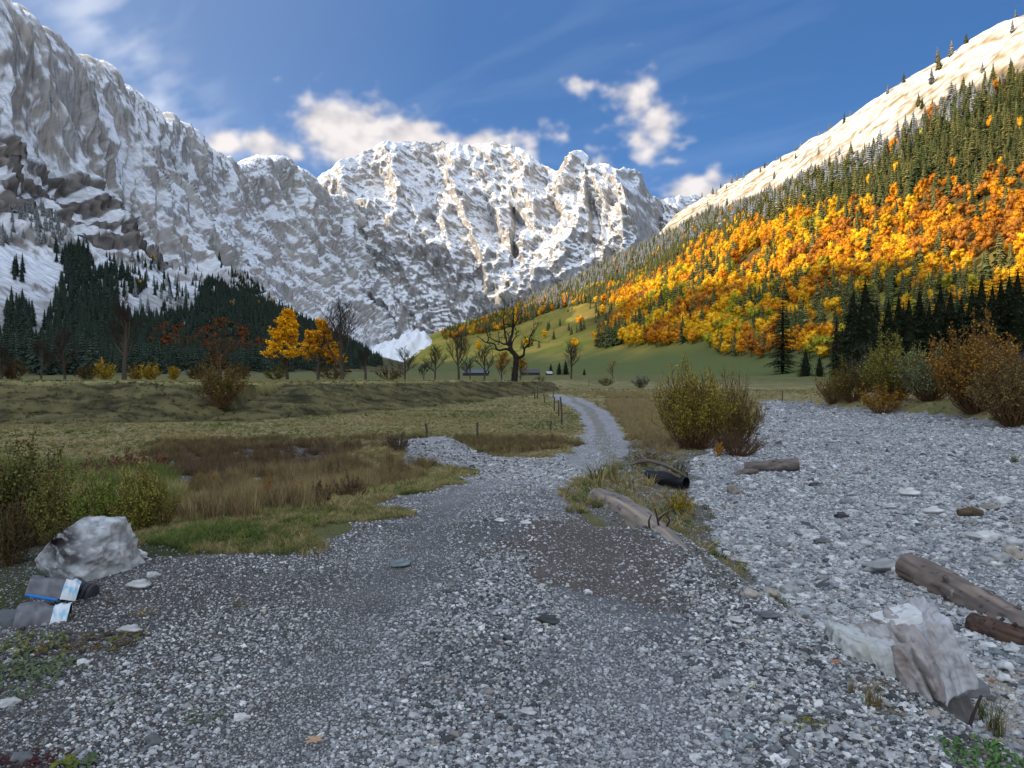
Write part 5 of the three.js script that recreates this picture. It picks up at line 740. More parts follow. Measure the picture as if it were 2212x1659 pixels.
// ---- logs and branches
function log(label, pts, radii, seed, c0, c1, name = 'log') {
  const curve = new THREE.CatmullRomCurve3(pts), n = 90, cp = curve.getPoints(n), mb = new MB(), o = pts[0].clone(); cp.forEach((p) => p.sub(o));
  const rad = cp.map((_, i) => { const f = i / n * (radii.length - 1), a = Math.min(radii.length - 2, Math.floor(f)); return lerp(radii[a], radii[a + 1], f - a); });
  mb.tube(cp, rad, 36, (f, s) => { const q = s * 6.283, g = fbm(f * 9 + seed, Math.cos(q) * 2.2, Math.sin(q) * 2.2, 4), st = fbm(f * 2.5 + seed, Math.cos(q) * 9, Math.sin(q) * 9, 3), k = mix3(c0, c1, clamp(0.5 + g * 1.3 + st * 1.9)).map((w) => w * (0.92 + 0.7 * fbm(f * 4 + seed, Math.cos(q) * 16, Math.sin(q) * 16, 2))); return fbm(f * 16, Math.cos(q) * 3, Math.sin(q) * 3 + seed, 3) > 0.26 ? k.map((x) => x * 0.5) : k; });
  for (let i = 0; i < 36 * (n + 1); i++) { const k = Math.floor(i / 36), q = cp[k], s = (i % 36) / 36 * 6.283, m = 1 + 0.13 * noise(k * 0.12 + seed, Math.cos(s) * 1.3, Math.sin(s) * 1.3) + 0.09 * (ridged(k * 0.02 + seed, Math.cos(s) * 3.2, Math.sin(s) * 3.2, 3) - 0.5) + 0.04 * noise(k * 0.5, Math.cos(s) * 6, Math.sin(s) * 6); for (const [d, b] of [[0, 'x'], [1, 'y'], [2, 'z']]) mb.p[3 * i + d] = q[b] + (mb.p[3 * i + d] - q[b]) * m; }
  if (name === 'log' && radii[0] > 0.1) { const r = rng(seed + 60); for (let i = 0; i < 4; i++) { const k = 12 + Math.floor(r() * 66), d = rv(r); d.y = Math.abs(d.y) + 0.2; d.normalize(); mb.tube([cp[k], cp[k].clone().addScaledVector(d, rad[k] * (1.15 + r() * 0.35))], [rad[k] * 0.22, rad[k] * 0.15], 7, c1); } }
  const t = part(numbered(name), mb.geo(), mat('weathered_wood', [1, 1, 1], 0.95, 0.15), scene); t.position.copy(o); return tag(t, label, name === 'log' ? 'log' : 'branch');
}
log('long fallen trunk lying across the riverbed at the right edge', [at(1960, 1222, 10.2), at(2060, 1277, 9.4), at(2160, 1335, 8.7), at(2340, 1440, 7.7)], [0.19, 0.205, 0.21, 0.22], 2, [0.235, 0.185, 0.155], [0.135, 0.115, 0.105]);
log('dark reddish log piece under the long fallen trunk at the right edge', [at(2098, 1345, 8.3), at(2160, 1368, 8.0), at(2320, 1425, 7.4)], [0.11, 0.135, 0.145], 5, [0.115, 0.075, 0.058], [0.06, 0.045, 0.038]);
log('half buried bleached log on the edge of the bank right of the track', [at(1292, 1078, 10.2), at(1340, 1102, 9.3), at(1400, 1143, 8.1), at(1460, 1188, 7.05), at(1500, 1222, 6.4)], [0.15, 0.185, 0.17, 0.10, 0.04], 7, [0.34, 0.275, 0.215], [0.19, 0.17, 0.165]);
log('short grey driftwood log lying on the middle of the riverbed', [at(1608, 1008, 22.5), at(1665, 1007, 22.3), at(1724, 1003, 22.2)], [0.13, 0.18, 0.19], 11, [0.20, 0.165, 0.14], [0.12, 0.105, 0.095]);
log('small driftwood piece leaning against the short driftwood log', [at(1575, 1030, 21.0), at(1605, 1020, 21.3), at(1635, 1018, 21.6)], [0.05, 0.09, 0.07], 12, [0.20, 0.17, 0.15], [0.13, 0.11, 0.1]);
log('brown log chunk among the stones on the riverbed', [at(2070, 1108, 13.9), at(2095, 1105, 13.9), at(2122, 1108, 13.9)], [0.06, 0.09, 0.05], 13, [0.15, 0.10, 0.06], [0.09, 0.07, 0.05]);
log('bent grey branch lying on top of the bank beside the track', [at(1362, 1004, 18.5), at(1385, 996, 18.5), at(1420, 999, 18.3), at(1455, 1014, 18.2), at(1484, 1030, 18.2)], [0.03, 0.05, 0.05, 0.04, 0.02], 14, [0.19, 0.15, 0.12], [0.12, 0.10, 0.085], 'branch');
log('second bent branch below the first on the bank above the black pipe', [at(1420, 1016, 18.2), at(1445, 1020, 18.1), at(1470, 1032, 18.0)], [0.03, 0.04, 0.03], 15, [0.15, 0.12, 0.1], [0.1, 0.085, 0.07], 'branch');
[[[1403, 1142], [1402, 1125], [1407, 1112]], [[1424, 1142], [1420, 1120], [1415, 1098]], [[1422, 1125], [1432, 1113], [1448, 1104]], [[1440, 1138], [1446, 1125], [1440, 1112]]].forEach((l, i) => log(['thin upright dark twig leftmost of four before the half buried log', 'tall thin dark twig in the middle of four before the half buried log', 'slanting dark twig branching right before the half buried log', 'curved dark twig rightmost of four before the half buried log'][i], l.map(([x, y]) => at(x, y, 7.6)), [0.012, 0.009, 0.005], 20 + i, [0.05, 0.04, 0.035], [0.04, 0.035, 0.03], 'twig'));
log('dark stick standing slanted by the thistle at the lower right', [at(2088, 1592, 4.1), at(2102, 1545, 4.1), at(2120, 1502, 4.1)], [0.010, 0.009, 0.007], 30, [0.06, 0.05, 0.05], [0.05, 0.045, 0.04], 'stick');
// ---- black drain pipe jutting from the bank
{
  const a = at(1482, 1044, 18.0), b = at(1398, 1028, 18.9), L = a.distanceTo(b), R = 0.155, pr = [V3(R, 0, 0), V3(R, L, 0), V3(R - 0.02, L, 0), V3(R - 0.02, 0, 0)].map((v) => new THREE.Vector2(v.x, v.y)); pr.push(pr[0].clone());
  const g = new THREE.LatheGeometry(pr, 36), o = part(numbered('drain_pipe'), g, mat('black_plastic', [0.012, 0.013, 0.016], 0.45, 0.5, { vertexColors: false }), scene); o.position.copy(b); o.quaternion.setFromUnitVectors(V3(0, 1, 0), a.clone().sub(b).normalize()); tag(o, 'black plastic drain pipe jutting from the bank onto the riverbed', 'pipe');
}
// ---- two half buried grey sacks with blue marks and a ribbed hose at the left edge
{
  const D = 5.15, u = D / F;
  const sack = (label, cx, cy, depth, w, h, tilt, seed, strap) => {
    const t = thing('sack', label, 'sack', at(cx, cy, depth)); t.rotation.set(0.15, 0.35, tilt); const shell = (x0, x1, out, col) => { const mb = new MB(), nu = 22, nv = 20; for (let s = 0; s < 2; s++) for (let j = 0; j <= nv; j++) for (let i = 0; i <= nu; i++) { const x = lerp(x0, x1, i / nu), a = lerp(strap ? 0.10 : -0.1, 1.12, j / nv) * Math.PI, wv = 0.016 * noise(x * 16 + seed, a * 1.8, 3) + 0.008 * noise(x * 38, a * 3, seed), R = (s ? -0.008 : out) + wv; mb.v(x, Math.sin(a) * (h * u + R) * (1 + 0.12 * noise(x * 9, 2, seed)), Math.cos(a) * (0.10 + R), s ? [0.015, 0.015, 0.017] : col(x, a)); }  // inner face near black: the dark of the opening put into its colour
      for (let s = 0; s < 2; s++) for (let j = 0; j < nv; j++) for (let i = 0; i < nu; i++) { const k = s * (nu + 1) * (nv + 1) + j * (nu + 1) + i; mb.i.push(k, k + 1, k + nu + 1, k + 1, k + nu + 2, k + nu + 1); } return mb.geo(); };
    const m = mat('sack_plastic', [1, 1, 1], 0.6, 0.4), hw = w * u / 2;
    part('body', shell(-hw, hw * 0.42, 0, (x, a) => { const v = 0.10 + 0.05 * noise(x * 25, a * 3, seed) + (a > 1.4 ? 0.02 : 0.05); return [v, v * 1.01, v * 1.12]; }), m, t);
    part('pale_panel', shell(hw * 0.38, hw, 0.004, (x, a) => { const q = Math.sin(a * 7 + x * 20) + 1.5 * noise(x * 30, a * 5, seed); return q > 0.5 ? [0.28, 0.52, 0.68] : [0.60, 0.64, 0.68]; }), m, t);
    if (strap) { const mb = new MB(), pts = []; for (let i = 0; i <= 10; i++) { const x = lerp(-hw * 0.95, hw * 0.3, i / 10); pts.push(V3(x, 0.052 - 0.012 * i / 10, 0.112)); } mb.tube(pts, () => 0.010, 6, [0.02, 0.20, 0.62]); part('strap', mb.geo(), m, t); }
  };
  sack('upper grey sack with bright blue strap and pale blue patch at the left edge', 112, 1292, 5.15, 96, 44, -0.30, 3, true);
  sack('lower grey sack with pale blue panel below the strapped one at left edge', 92, 1346, 4.8, 92, 40, -0.2, 8, false);
  const t = thing('ribbed_hose', 'dark ribbed hose end half buried right of the grey sacks', 'hose', at(178, 1276, 5.35)); t.rotation.z = -0.2;
  for (let i = 0; i < 5; i++) { const o = part('rib', new THREE.TorusGeometry(0.075, 0.016, 8, 24), mat('hose_plastic', [0.045, 0.047, 0.056], 0.6, 0.4, { vertexColors: false }), t); o.rotation.y = Math.PI / 2; o.position.set((i - 2) * 0.034, -0.03, 0); } const tube = part('tube', new THREE.CylinderGeometry(0.068, 0.068, 0.18, 20), mat('hose_plastic'), t); tube.rotation.z = Math.PI / 2; tube.position.y = -0.03;
}
// ---- fence posts along the track and in the meadow
{
  const list = [[1214, 919, 62, 'tallest fence post left of the track bend'], [1207, 900, 36, 'fence post behind the tallest one by the track'], [1197, 888, 30, 'third fence post back along the track'], [1190, 929, 20, 'short leaning fence post in the grass before the track bend'], [1176, 872, 22, 'fence post left of the row by the track'], [1161, 862, 26, 'thin fence post at the end of the terrace'], [1155, 862, 22, 'thin fence post beside another at the end of the terrace'], [1195, 858, 24, 'far fence post where the track vanishes'], [921, 944, 30, 'left one of two lone posts in the meadow'], [1032, 950, 38, 'right one of two lone posts in the meadow'], [1690, 868, 24, 'thin post on the meadow behind the riverbed'], [1272, 834, 14, 'short post beside the far track']];
  list.forEach(([px, py, hp, l], i) => { const p = hit(px, py), h = hp / F * -p.z, mb = new MB(); mb.tube([V3(0, -0.3, 0), V3((i % 3 - 1) * 0.02, h * 0.5, 0), V3((i % 4 - 1.5) * 0.04 * h, h - 0.03, 0), V3((i % 4 - 1.5) * 0.04 * h, h, 0)], [0.055, 0.05, 0.048, 0.03], 7, (f) => [0.8 + f * 0.2, 0.8 + f * 0.2, 0.8 + f * 0.2]); const o = part(numbered('fence_post'), mb.geo(), mat('post_wood', [0.085, 0.07, 0.058], 1, 0.1), scene); o.position.copy(p); tag(o, l, 'fence post', 'fence posts in the meadow'); });
}
// ---------------------------------------------------------------- grass and weeds
function tuftMB(seed, n, lean, width, curl) { const r = rng(seed), mb = new MB(); for (let i = 0; i < n; i++) { const a = r() * 6.283, l = 0.5 + r() * 0.6, o = V3((r() - 0.5) * 0.35, 0, (r() - 0.5) * 0.35), d = lean * (0.3 + r()), v = 0.7 + r() * 0.6, w = width * (0.6 + r() * 0.6), ca = Math.cos(a), sa = Math.sin(a), b = r() * 6.283, wx = Math.cos(b) * w, wz = Math.sin(b) * w, k = mb.n; for (let s = 0; s <= 3; s++) { const f = s / 3, x = o.x + ca * d * f * f, y = l * (f - curl * d * f * f * f), z = o.z + sa * d * f * f, q = 1 - f, c = v * (0.6 + 0.5 * f); if (s < 3) { mb.v(x - wx * q, y, z - wz * q, [c, c, c]); mb.v(x + wx * q, y, z + wz * q, [c, c, c]); } else mb.v(x, y, z, [c, c, c]); } mb.i.push(k, k + 1, k + 2, k + 1, k + 3, k + 2, k + 2, k + 3, k + 4, k + 3, k + 5, k + 4, k + 4, k + 5, k + 6); } return mb; }
const shortTuft = [1, 2, 3].map((s) => tuftMB(s, 22, 0.55, 0.02, 0.5).geo(false)), tallTuft = [4, 5, 6].map((s) => tuftMB(s, 26, 0.4, 0.012, 0.4).geo(false)), grassM = mat('grass_blades', [1, 1, 1], 0.9, 0.12);
const STRAW = [[0.30, 0.235, 0.11], [0.24, 0.19, 0.085], [0.19, 0.165, 0.07]], GREEN = [[0.085, 0.115, 0.03], [0.12, 0.135, 0.035], [0.07, 0.095, 0.03]], BROWNG = [[0.15, 0.10, 0.055], [0.19, 0.125, 0.06], [0.11, 0.08, 0.05]];
const vergePoly = worldPoly([[270, 1185], [300, 1110], [380, 1080], [450, 1075], [600, 1095], [720, 1060], [860, 1040], [1000, 1010], [1035, 1020], [940, 1052], [830, 1082], [765, 1122], [715, 1160], [680, 1186], [430, 1198]]), dryPoly = worldPoly([[420, 1125], [440, 1050], [540, 1030], [640, 1020], [740, 1000], [830, 985], [930, 1000], [900, 1040], [780, 1065], [640, 1110], [520, 1125]]), reedPoly = worldPoly([[1300, 850], [1400, 850], [1470, 960], [1450, 985], [1370, 975], [1350, 925]]), weedPoly = worldPoly([[-100, 1240], [-100, 1010], [60, 1010], [200, 1020], [360, 1030], [400, 1080], [330, 1130], [260, 1110], [150, 1105], [60, 1160]]);
scatter('meadow_grass', 'short dry olive grass of the meadow and terrace', 'grass', shortTuft, grassM, (push) => {
  const r = rng(1100);
  for (let i = 0; i < 130000; i++) {
    const rr = 9 * Math.pow(120 / 9, Math.pow(r(), 0.8)), a = (r() * 2 - 1) * 0.80, x = Math.sin(a) * rr, z = -Math.cos(a) * rr, k = zone(x, z); if (k === 1 || k === 2 || k === 5 || k === 6) continue; if (k === 3 && r() < 0.86) continue;
    const n = fbm(x / 5, z / 5, 2, 3), n2 = fbm(x / 1.3, z / 1.1, 6, 3), slope = k === 4 && terraceD(x, z) < 15; if (slope && n2 < -0.05) continue;
    const h = (0.05 + 0.08 * r() + (r() < 0.05 ? 0.10 : 0)) * (1 + rr / 130) * (k === 3 ? 1.5 : 1), c = n + (r() - 0.5) * 0.5 + (slope ? 0.15 : -0.05) > 0.12 ? GREEN[Math.floor(r() * 3)] : STRAW[Math.floor(r() * 3)];
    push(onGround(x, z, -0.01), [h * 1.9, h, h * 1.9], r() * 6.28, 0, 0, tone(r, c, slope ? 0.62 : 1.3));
  }
});
scatter('verge_grass', 'short green and straw grass on the verge left of the gravel', 'grass', shortTuft, grassM, (push) => {
  const r = rng(1101), P = (poly, n, f) => { const xs = poly.map((p) => p[0]), zs = poly.map((p) => p[1]), a = Math.min(...xs), b = Math.max(...xs), c = Math.min(...zs), d = Math.max(...zs); for (let i = 0; i < n; i++) { const x = lerp(a, b, r()), z = lerp(c, d, r()); if (inPoly(poly, x + 1.1 * noise(x / 1.6, z / 1.6, 3) * clamp(-z / 9), z + 2.2 * noise(x / 1.8, z / 1.8, 8) * clamp(-z / 9))) f(x, z); } };
  P(vergePoly, 60000, (x, z) => { const n = fbm(x / 1.2, z / 1.2, 3, 3), h = 0.045 + 0.06 * r() + Math.max(0, n) * 0.12, c = n + (r() - 0.5) * 0.5 > -0.05 ? GREEN[Math.floor(r() * 3)] : STRAW[Math.floor(r() * 3)]; push(onGround(x, z, -0.01), [h * 1.7, h, h * 1.7], r() * 6.28, 0, 0, tone(r, c, 1.35)); });
});
scatter('tall_dry_grass', 'tall straw and brown dry grass before the hollow and beside the track', 'grass', tallTuft, grassM, (push) => {
  const r = rng(1102), P = (poly, n, f) => { const xs = poly.map((p) => p[0]), zs = poly.map((p) => p[1]), a = Math.min(...xs), b = Math.max(...xs), c = Math.min(...zs), d = Math.max(...zs); for (let i = 0; i < n; i++) { const x = lerp(a, b, r()), z = lerp(c, d, r()); if (inPoly(poly, x + 1.1 * noise(x / 1.6, z / 1.6, 3) * clamp(-z / 9), z + 2.2 * noise(x / 1.8, z / 1.8, 8) * clamp(-z / 9))) f(x, z); } };
  P(dryPoly, 8000, (x, z) => { const n = fbm(x / 0.9, z / 0.9, 5, 3); if (n < -0.08) return; const h = 0.16 + 0.3 * r() + n * 0.3; push(onGround(x, z, -0.02), [h * 0.75, h, h * 0.75], r() * 6.28, 0, 0, tone(r, r() < 0.55 ? BROWNG[Math.floor(r() * 3)] : STRAW[Math.floor(r() * 3)], 1.2)); });
  P(reedPoly, 16000, (x, z) => { if (zone(x, z) === 1) return; const h = 0.18 + 0.35 * r(); push(onGround(x, z, -0.02), [h, h, h], r() * 6.28, 0, 0, tone(r, r() < 0.5 ? [0.26, 0.185, 0.105] : STRAW[Math.floor(r() * 3)], 1.2)); });
  P(stonyPoly, 5500, (x, z) => { const n = fbm(x / 1.4, z / 1.4, 8, 3); if (n < -0.06) return; const h = 0.15 + 0.35 * r(); push(onGround(x, z, -0.02), [h, h, h], r() * 6.28, 0, 0, tone(r, BROWNG[Math.floor(r() * 3)], 0.85)); });
  P(worldPoly([[330, 1000], [330, 955], [560, 950], [840, 945], [1060, 945], [1250, 950], [1250, 965], [1060, 985], [1010, 962], [770, 952], [560, 972]]), 9000, (x, z) => { if (zone(x, z) === 1) return; const h = 0.12 + 0.3 * r(); push(onGround(x, z, -0.02), [h, h, h], r() * 6.28, 0, 0, tone(r, r() < 0.6 ? BROWNG[Math.floor(r() * 3)] : STRAW[Math.floor(r() * 3)], 0.85)); });
});
scatter('weed_grass', 'rank dark green grass behind the left boulder', 'grass', tallTuft, grassM, (push) => {
  const r = rng(1103), xs = weedPoly.map((p) => p[0]), zs = weedPoly.map((p) => p[1]), a = Math.min(...xs), b = Math.max(...xs), c = Math.min(...zs), d = Math.max(...zs);
  for (let i = 0; i < 22000; i++) { const x = lerp(a, b, r()), z = lerp(c, d, r()); if (!inPoly(weedPoly, x, z)) continue; const h = 0.22 + 0.38 * r(), n = fbm(x / 0.8, z / 0.8, 2, 3); push(onGround(x, z, -0.02), [h * 1.1, h, h * 1.1], r() * 6.28, 0, 0, tone(r, n > 0.1 ? STRAW[Math.floor(r() * 3)] : GREEN[Math.floor(r() * 3)], 1.35)); }
});
function tuft(label, px, py, hp, wp, col, seed, name = 'grass_tuft') { const p = hit(px, py), h = hp / F * -p.z, w = wp / F * -p.z, mb = tuftMB(seed, 60, 0.6, 0.012, 0.45), r = rng(seed); for (let i = 0; i < mb.c.length; i += 3) { const c = col[Math.floor(i / 21) % col.length]; mb.c[i] *= c[0]; mb.c[i + 1] *= c[1]; mb.c[i + 2] *= c[2]; } const o = part(numbered(name), mb.geo(false), grassM, scene); o.position.set(p.x, p.y - 0.01, p.z); o.scale.set(w * 0.8, h, w * 0.8); o.rotation.y = seed; return tag(o, label, 'grass tuft', 'single grass tufts'); }
[[142, 1338, 26, 60, STRAW.concat([[0.20, 0.16, 0.04]]), 'straw green tuft touching the lower grey sack'], [310, 1330, 20, 80, [[0.24, 0.18, 0.05]], 'low straw tuft on the gravel right of the grey sacks'], [515, 1310, 16, 70, [[0.16, 0.15, 0.04]], 'low green tuft alone on the left gravel'], [230, 1305, 14, 90, [[0.09, 0.055, 0.03]], 'flat brown withered tuft right of the grey sacks'], [1290, 1045, 78, 120, STRAW.concat(GREEN), 'big straw tuft on the bank above the half buried log'], [1325, 1040, 90, 70, STRAW, 'tall thin straw tuft right of the big one on the bank'],
  [1232, 1108, 36, 60, [[0.22, 0.20, 0.06], [0.14, 0.15, 0.04]], 'yellow green tuft left of the half buried log'], [1240, 1080, 30, 50, GREEN, 'small green tuft by the end of the half buried log'], [1885, 1530, 110, 110, STRAW.concat([[0.26, 0.17, 0.06]]), 'dry straw tuft below the layered boulder'], [1930, 1555, 40, 90, [[0.22, 0.15, 0.05]], 'low straw tuft right of the dry one below the boulder'], [1840, 1500, 70, 40, STRAW, 'thin dry stalks left of the dry tuft'], [2150, 1590, 130, 110, STRAW.concat(GREEN), 'thin green straw tuft by the slanted stick'], [2120, 1560, 90, 80, GREEN, 'green tuft at the foot of the layered boulder'], [1690, 1430, 12, 40, GREEN, 'tiny green tuft on the right gravel'], [1545, 1330, 14, 46, [[0.16, 0.15, 0.05]], 'small green tuft on the bank edge'], [1820, 1655, 20, 60, [[0.22, 0.19, 0.05]], 'straw tuft at the bottom edge right'], [1750, 1575, 20, 80, [[0.13, 0.12, 0.04], [0.20, 0.17, 0.05]], 'low yellow green tuft on the right front gravel'],
  [1440, 1115, 40, 60, BROWNG, 'brown tuft on the bank right of the half buried log'], [240, 1530, 24, 60, GREEN, 'low green tuft on the left front gravel'], [1582, 1050, 20, 24, STRAW, 'tuft on the brown grey stone of the riverbed'], [2190, 1000, 30, 50, GREEN.concat(STRAW), 'tuft at the right edge on the riverbed'], [2195, 1135, 16, 60, STRAW, 'flat tuft at the right edge below the white stones'], [420, 1188, 18, 60, STRAW, 'pale straw tuft at the edge of the verge']].forEach(([x, y, h, w, c, l], i) => tuft(l, x, y, h, w, c, 40 + i));
const FG = { size: 0.0125, stem: 0.005, upright: 0.2, cat: 'weed' };
[[35, 1125, 8.6, 200, 270, 66, 60, [[0.085, 0.105, 0.028], [0.11, 0.11, 0.032]], 'dark green weed clump filling the left edge behind the boulder'], [135, 1110, 8.4, 150, 195, 50, 60, [[0.14, 0.15, 0.035], [0.18, 0.165, 0.045]], 'olive weed clump behind the left boulder'], [225, 1125, 8.0, 150, 165, 55, 70, [[0.12, 0.175, 0.03], [0.16, 0.195, 0.036]], 'bright green leafy weed right behind the left boulder'], [300, 1130, 7.9, 120, 180, 40, 55, [[0.19, 0.195, 0.036], [0.24, 0.22, 0.042]], 'tall yellow green weed right of the left boulder'], [345, 1120, 8.0, 90, 120, 34, 45, [[0.22, 0.19, 0.045]], 'thin yellowish weed at the right end of the weed clump'], [20, 1190, 7.2, 110, 170, 40, 40, [[0.06, 0.05, 0.022]], 'brown withered weed at the left edge beside the boulder'], [150, 1135, 7.4, 130, 90, 44, 60, [[0.06, 0.085, 0.02]], 'low green weed draping over the left boulder']]
  .forEach(([x, y, d, w, h, n, l, c, s], i) => bush('weed', s, x, y, d, w, h, { ...FG, seed: 960 + i, stems: Math.round(n * 1.4), leaves: Math.round(l * 1.7), fluff: 0.07, colors: c }));
[[185, 985, 18, 150, 66, 'dull red brown brush patch left in the hollow', [[0.14, 0.055, 0.045], [0.12, 0.065, 0.045]]], [285, 975, 19, 140, 72, 'taller red brown brush patch in the hollow', [[0.17, 0.055, 0.045], [0.14, 0.07, 0.05]]], [345, 960, 22, 60, 40, 'small dark red shrub right of the red brush', [[0.12, 0.02, 0.02]]], [392, 1008, 13.5, 76, 44, 'dark green low shrub in the hollow', [[0.04, 0.06, 0.028]]], [455, 985, 17, 40, 42, 'golden weed in the hollow, right one of two', [[0.26, 0.15, 0.02]]], [432, 982, 17, 20, 40, 'golden weed in the hollow, left one of two', [[0.28, 0.19, 0.03]]], [575, 1058, 10.5, 40, 62, 'orange weed before the hollow, left one of two', [[0.30, 0.14, 0.02]]], [628, 1030, 12, 30, 50, 'orange weed before the hollow, right one of two', [[0.30, 0.12, 0.02]]], [860, 965, 20, 60, 48, 'grey brown brush left of the gravel heap', [[0.09, 0.07, 0.05]]], [720, 990, 17, 60, 50, 'brown brush left of the gravel heap, nearer one', [[0.10, 0.07, 0.045]]], [1468, 1108, 14.5, 60, 62, 'yellow leafed weed below the black pipe', [[0.34, 0.25, 0.02], [0.28, 0.22, 0.03]]], [1465, 1012, 20, 60, 46, 'green weed on the bank above the black pipe', [[0.05, 0.07, 0.03]]], [1425, 1150, 11, 40, 40, 'brown weed at the foot of the bank', [[0.10, 0.075, 0.04]]], [1400, 985, 24, 90, 40, 'dark green weed on the bank top by the willow', [[0.06, 0.065, 0.03]]], [690, 1075, 9.4, 70, 70, 'brown stalky weed before the gravel heap, nearer one', [[0.11, 0.075, 0.045]]], [760, 1040, 11.5, 90, 66, 'brown stalky weed before the gravel heap', [[0.12, 0.08, 0.05]]]]
  .forEach(([x, y, d, w, h, s, c], i) => bush('brush', s, x, y, d, w, h, { seed: 980 + i, stems: 46, leaves: 34, size: 0.03, fluff: 0.06, upright: 0.2, stem: 0.006, colors: c, cat: 'brush' }));
// ---- broad leaved weeds and fallen leaves
function leafBlade(mb, base, dir, L, W, lobes, rise, r, col) { const side = V3(-dir.z, 0, dir.x), n = lobes * 2 + 2, k = mb.n; for (let i = 0; i <= n; i++) { const f = i / n, w = W * Math.sin(Math.PI * Math.pow(f, 0.7)) * (i % 2 ? 1 : 0.55) + 0.001, y = rise * L * (f - 1.0 * f * f) + 0.004, p = base.clone().addScaledVector(dir, L * f), c = col.map((x) => x * (0.8 + r() * 0.4)); mb.v(p.x - side.x * w, p.y + y + w * 0.35, p.z - side.z * w, c); mb.v(p.x, p.y + y, p.z, c.map((x) => x * 1.25)); mb.v(p.x + side.x * w, p.y + y + w * 0.35, p.z + side.z * w, c); } for (let i = 0; i < n; i++) { const a = k + i * 3; mb.i.push(a, a + 1, a + 3, a + 1, a + 4, a + 3, a + 1, a + 2, a + 4, a + 2, a + 5, a + 4); } }
function rosette(label, px, py, wp, n, lobes, cols, seed, name = 'leafy_weed', rise = 0.8, mat0 = 0) { const p = hit(px, py), R = wp / 2.5 / F * -p.z, r = rng(seed), t = thing(name, label, 'weed', p, 0, 'leafy weeds on the gravel'); for (let i = 0; i < n; i++) { const a = i * 2.4 + r() * 0.5, mb = new MB(); const bx = (r() - 0.5) * R * (0.3 + mat0 * 1.6), bz = (r() - 0.5) * R * (0.3 + mat0 * 1.2); leafBlade(mb, V3(bx, mat0 ? ground(p.x + bx, p.z + bz) - p.y + 0.012 : 0.005, bz), V3(Math.cos(a), 0, Math.sin(a)), R * (0.35 + r() * 0.6) * (mat0 ? 0.42 : 1), R * (lobes ? 0.085 * (mat0 ? 0.62 : 1) : 0.26), lobes || 3, rise * (0.4 + r() * 0.9), r, cols[Math.floor(r() * cols.length)].map((q) => q * 0.85)); part('leaf', mb.geo(false), mat('loose_leaves'), t); } return t; }
const DG = [[0.085, 0.115, 0.05], [0.12, 0.15, 0.07], [0.065, 0.09, 0.04]], YG = [[0.20, 0.18, 0.03], [0.13, 0.14, 0.03]];
rosette('large jagged leaved weed on the left gravel, green', 80, 1450, 230, 95, 4, DG, 1, 'leafy_weed', 0.9, 1); rosette('jagged weed below the large one at the left edge', 40, 1505, 170, 60, 4, DG, 2, 'leafy_weed', 0.9, 1); rosette('yellowing jagged weed at the left edge below the dark stone', 50, 1400, 200, 70, 4, YG.concat(DG), 3, 'leafy_weed', 0.9, 1); rosette('withered brown green weed right of the jagged ones', 190, 1395, 240, 90, 4, [[0.10, 0.07, 0.03], [0.07, 0.05, 0.025], [0.12, 0.11, 0.03]], 4, 'leafy_weed', 0.3, 1); rosette('small green weed in the middle of the left front gravel', 440, 1555, 120, 36, 4, DG, 5, 'leafy_weed', 0.7, 1);
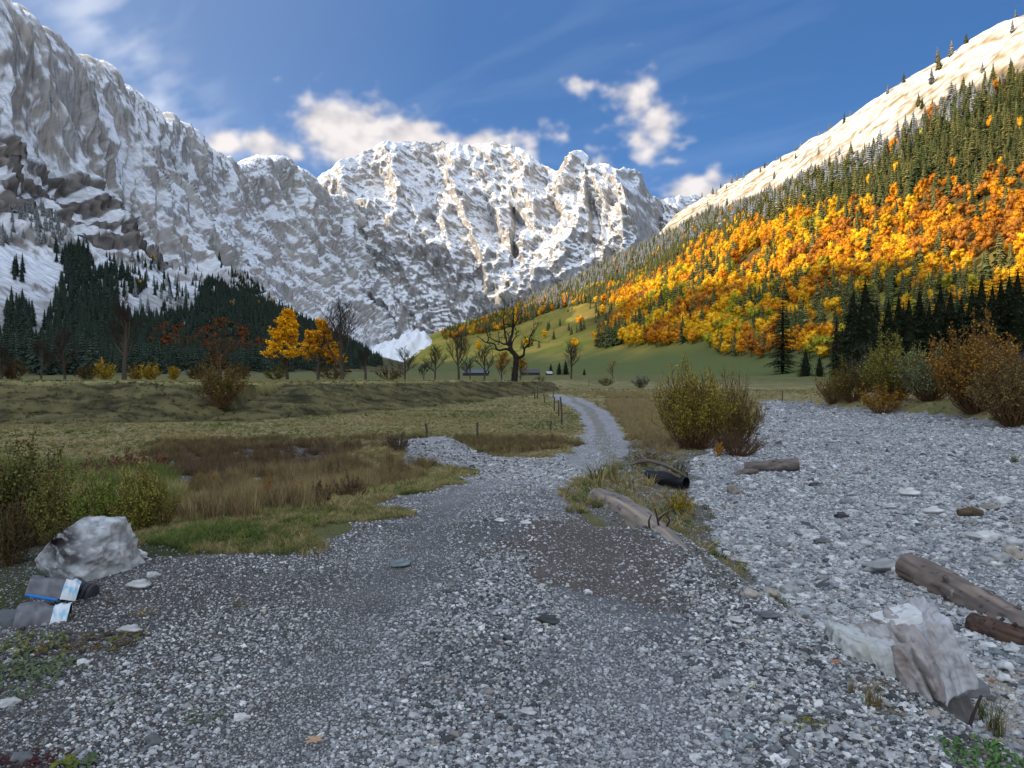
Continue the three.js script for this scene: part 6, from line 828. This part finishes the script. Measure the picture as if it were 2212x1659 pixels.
rosette('round leaved dark green plant at the bottom left', 150, 1662, 120, 9, 0, [[0.07, 0.10, 0.03], [0.12, 0.15, 0.03]], 6, 'leafy_weed', 1.5); rosette('round leaved frosted green plant at the bottom, right of another', 195, 1655, 90, 8, 0, [[0.09, 0.12, 0.07], [0.06, 0.09, 0.04]], 7, 'leafy_weed', 1.5); rosette('dark red leaved plant in the bottom left corner', 50, 1665, 190, 80, 3, [[0.075, 0.02, 0.02], [0.05, 0.022, 0.02]], 8, 'leafy_weed', 0.8, 1); rosette('bright green thistle at the bottom right corner', 2115, 1640, 220, 80, 5, [[0.06, 0.13, 0.035], [0.09, 0.17, 0.045]], 9, 'leafy_weed', 1.4, 1); rosette('smaller green thistle right of the bright one', 2170, 1662, 180, 60, 5, [[0.06, 0.12, 0.035]], 10, 'leafy_weed', 1.2, 1); rosette('low yellow green weed on the bottom right gravel', 1735, 1572, 120, 34, 4, YG, 11, 'leafy_weed', 0.5, 1);
function fallenLeaf(label, px, py, wp, col, seed) { const p = hit(px, py), R = wp / 2 / F * -p.z, r = rng(seed), pts = []; const tips = [[-2.5, 0.55], [-1.25, 0.9], [0, 1.05], [1.25, 0.9], [2.5, 0.55]]; pts.push([0, -0.25]); tips.forEach(([a, l], i) => { for (const [da, m] of [[-0.38, 0.62], [-0.2, 0.72], [0, 1], [0.2, 0.72], [0.38, 0.62]]) pts.push([Math.sin(a + da) * l * m, Math.cos(a + da) * l * m]); if (i < 4) { const b = (a + tips[i + 1][0]) / 2; pts.push([Math.sin(b) * 0.36, Math.cos(b) * 0.36]); } });
  const mb = new MB(), c0 = mb.v(0, 0.006, 0, col); pts.forEach(([x, y]) => mb.v(x * R, 0.01 + 0.18 * R * (x * x + 0.5 * noise(x * 2, y * 2, seed)), -y * R, col.map((q) => q * (0.85 + r() * 0.3)))); for (let i = 1; i < pts.length; i++) mb.tri(c0, i, i + 1); mb.tri(c0, pts.length, 1);
  const t = thing('fallen_leaf', label, 'leaf', p.add(V3(0, 0.022, 0)), seed, 'fallen leaves on the gravel'); part('blade', mb.geo(false), mat('dry_leaf', [1, 1, 1], 0.8, 0.2), t); part('stalk', new MB().tube([V3(0, 0.006, 0), V3(0, 0.012, R * 0.5), V3(R * 0.1, 0.004, R)], [0.0016, 0.0014, 0.001], 4, col.map((q) => q * 0.6)).geo(), mat('dry_leaf'), t); }
fallenLeaf('pale brown fallen maple leaf on the front gravel', 682, 1616, 58, [0.42, 0.27, 0.17], 0.9); fallenLeaf('orange fallen leaf on the gravel left of the layered boulder', 1806, 1442, 30, [0.42, 0.13, 0.04], 2.2); fallenLeaf('pale green fallen leaf on the right gravel', 1622, 1492, 26, [0.42, 0.45, 0.22], 3.1); fallenLeaf('small brown fallen leaf on the sand beside the layered boulder', 2146, 1478, 24, [0.30, 0.12, 0.05], 1.3);

renderer.render(scene, camera);
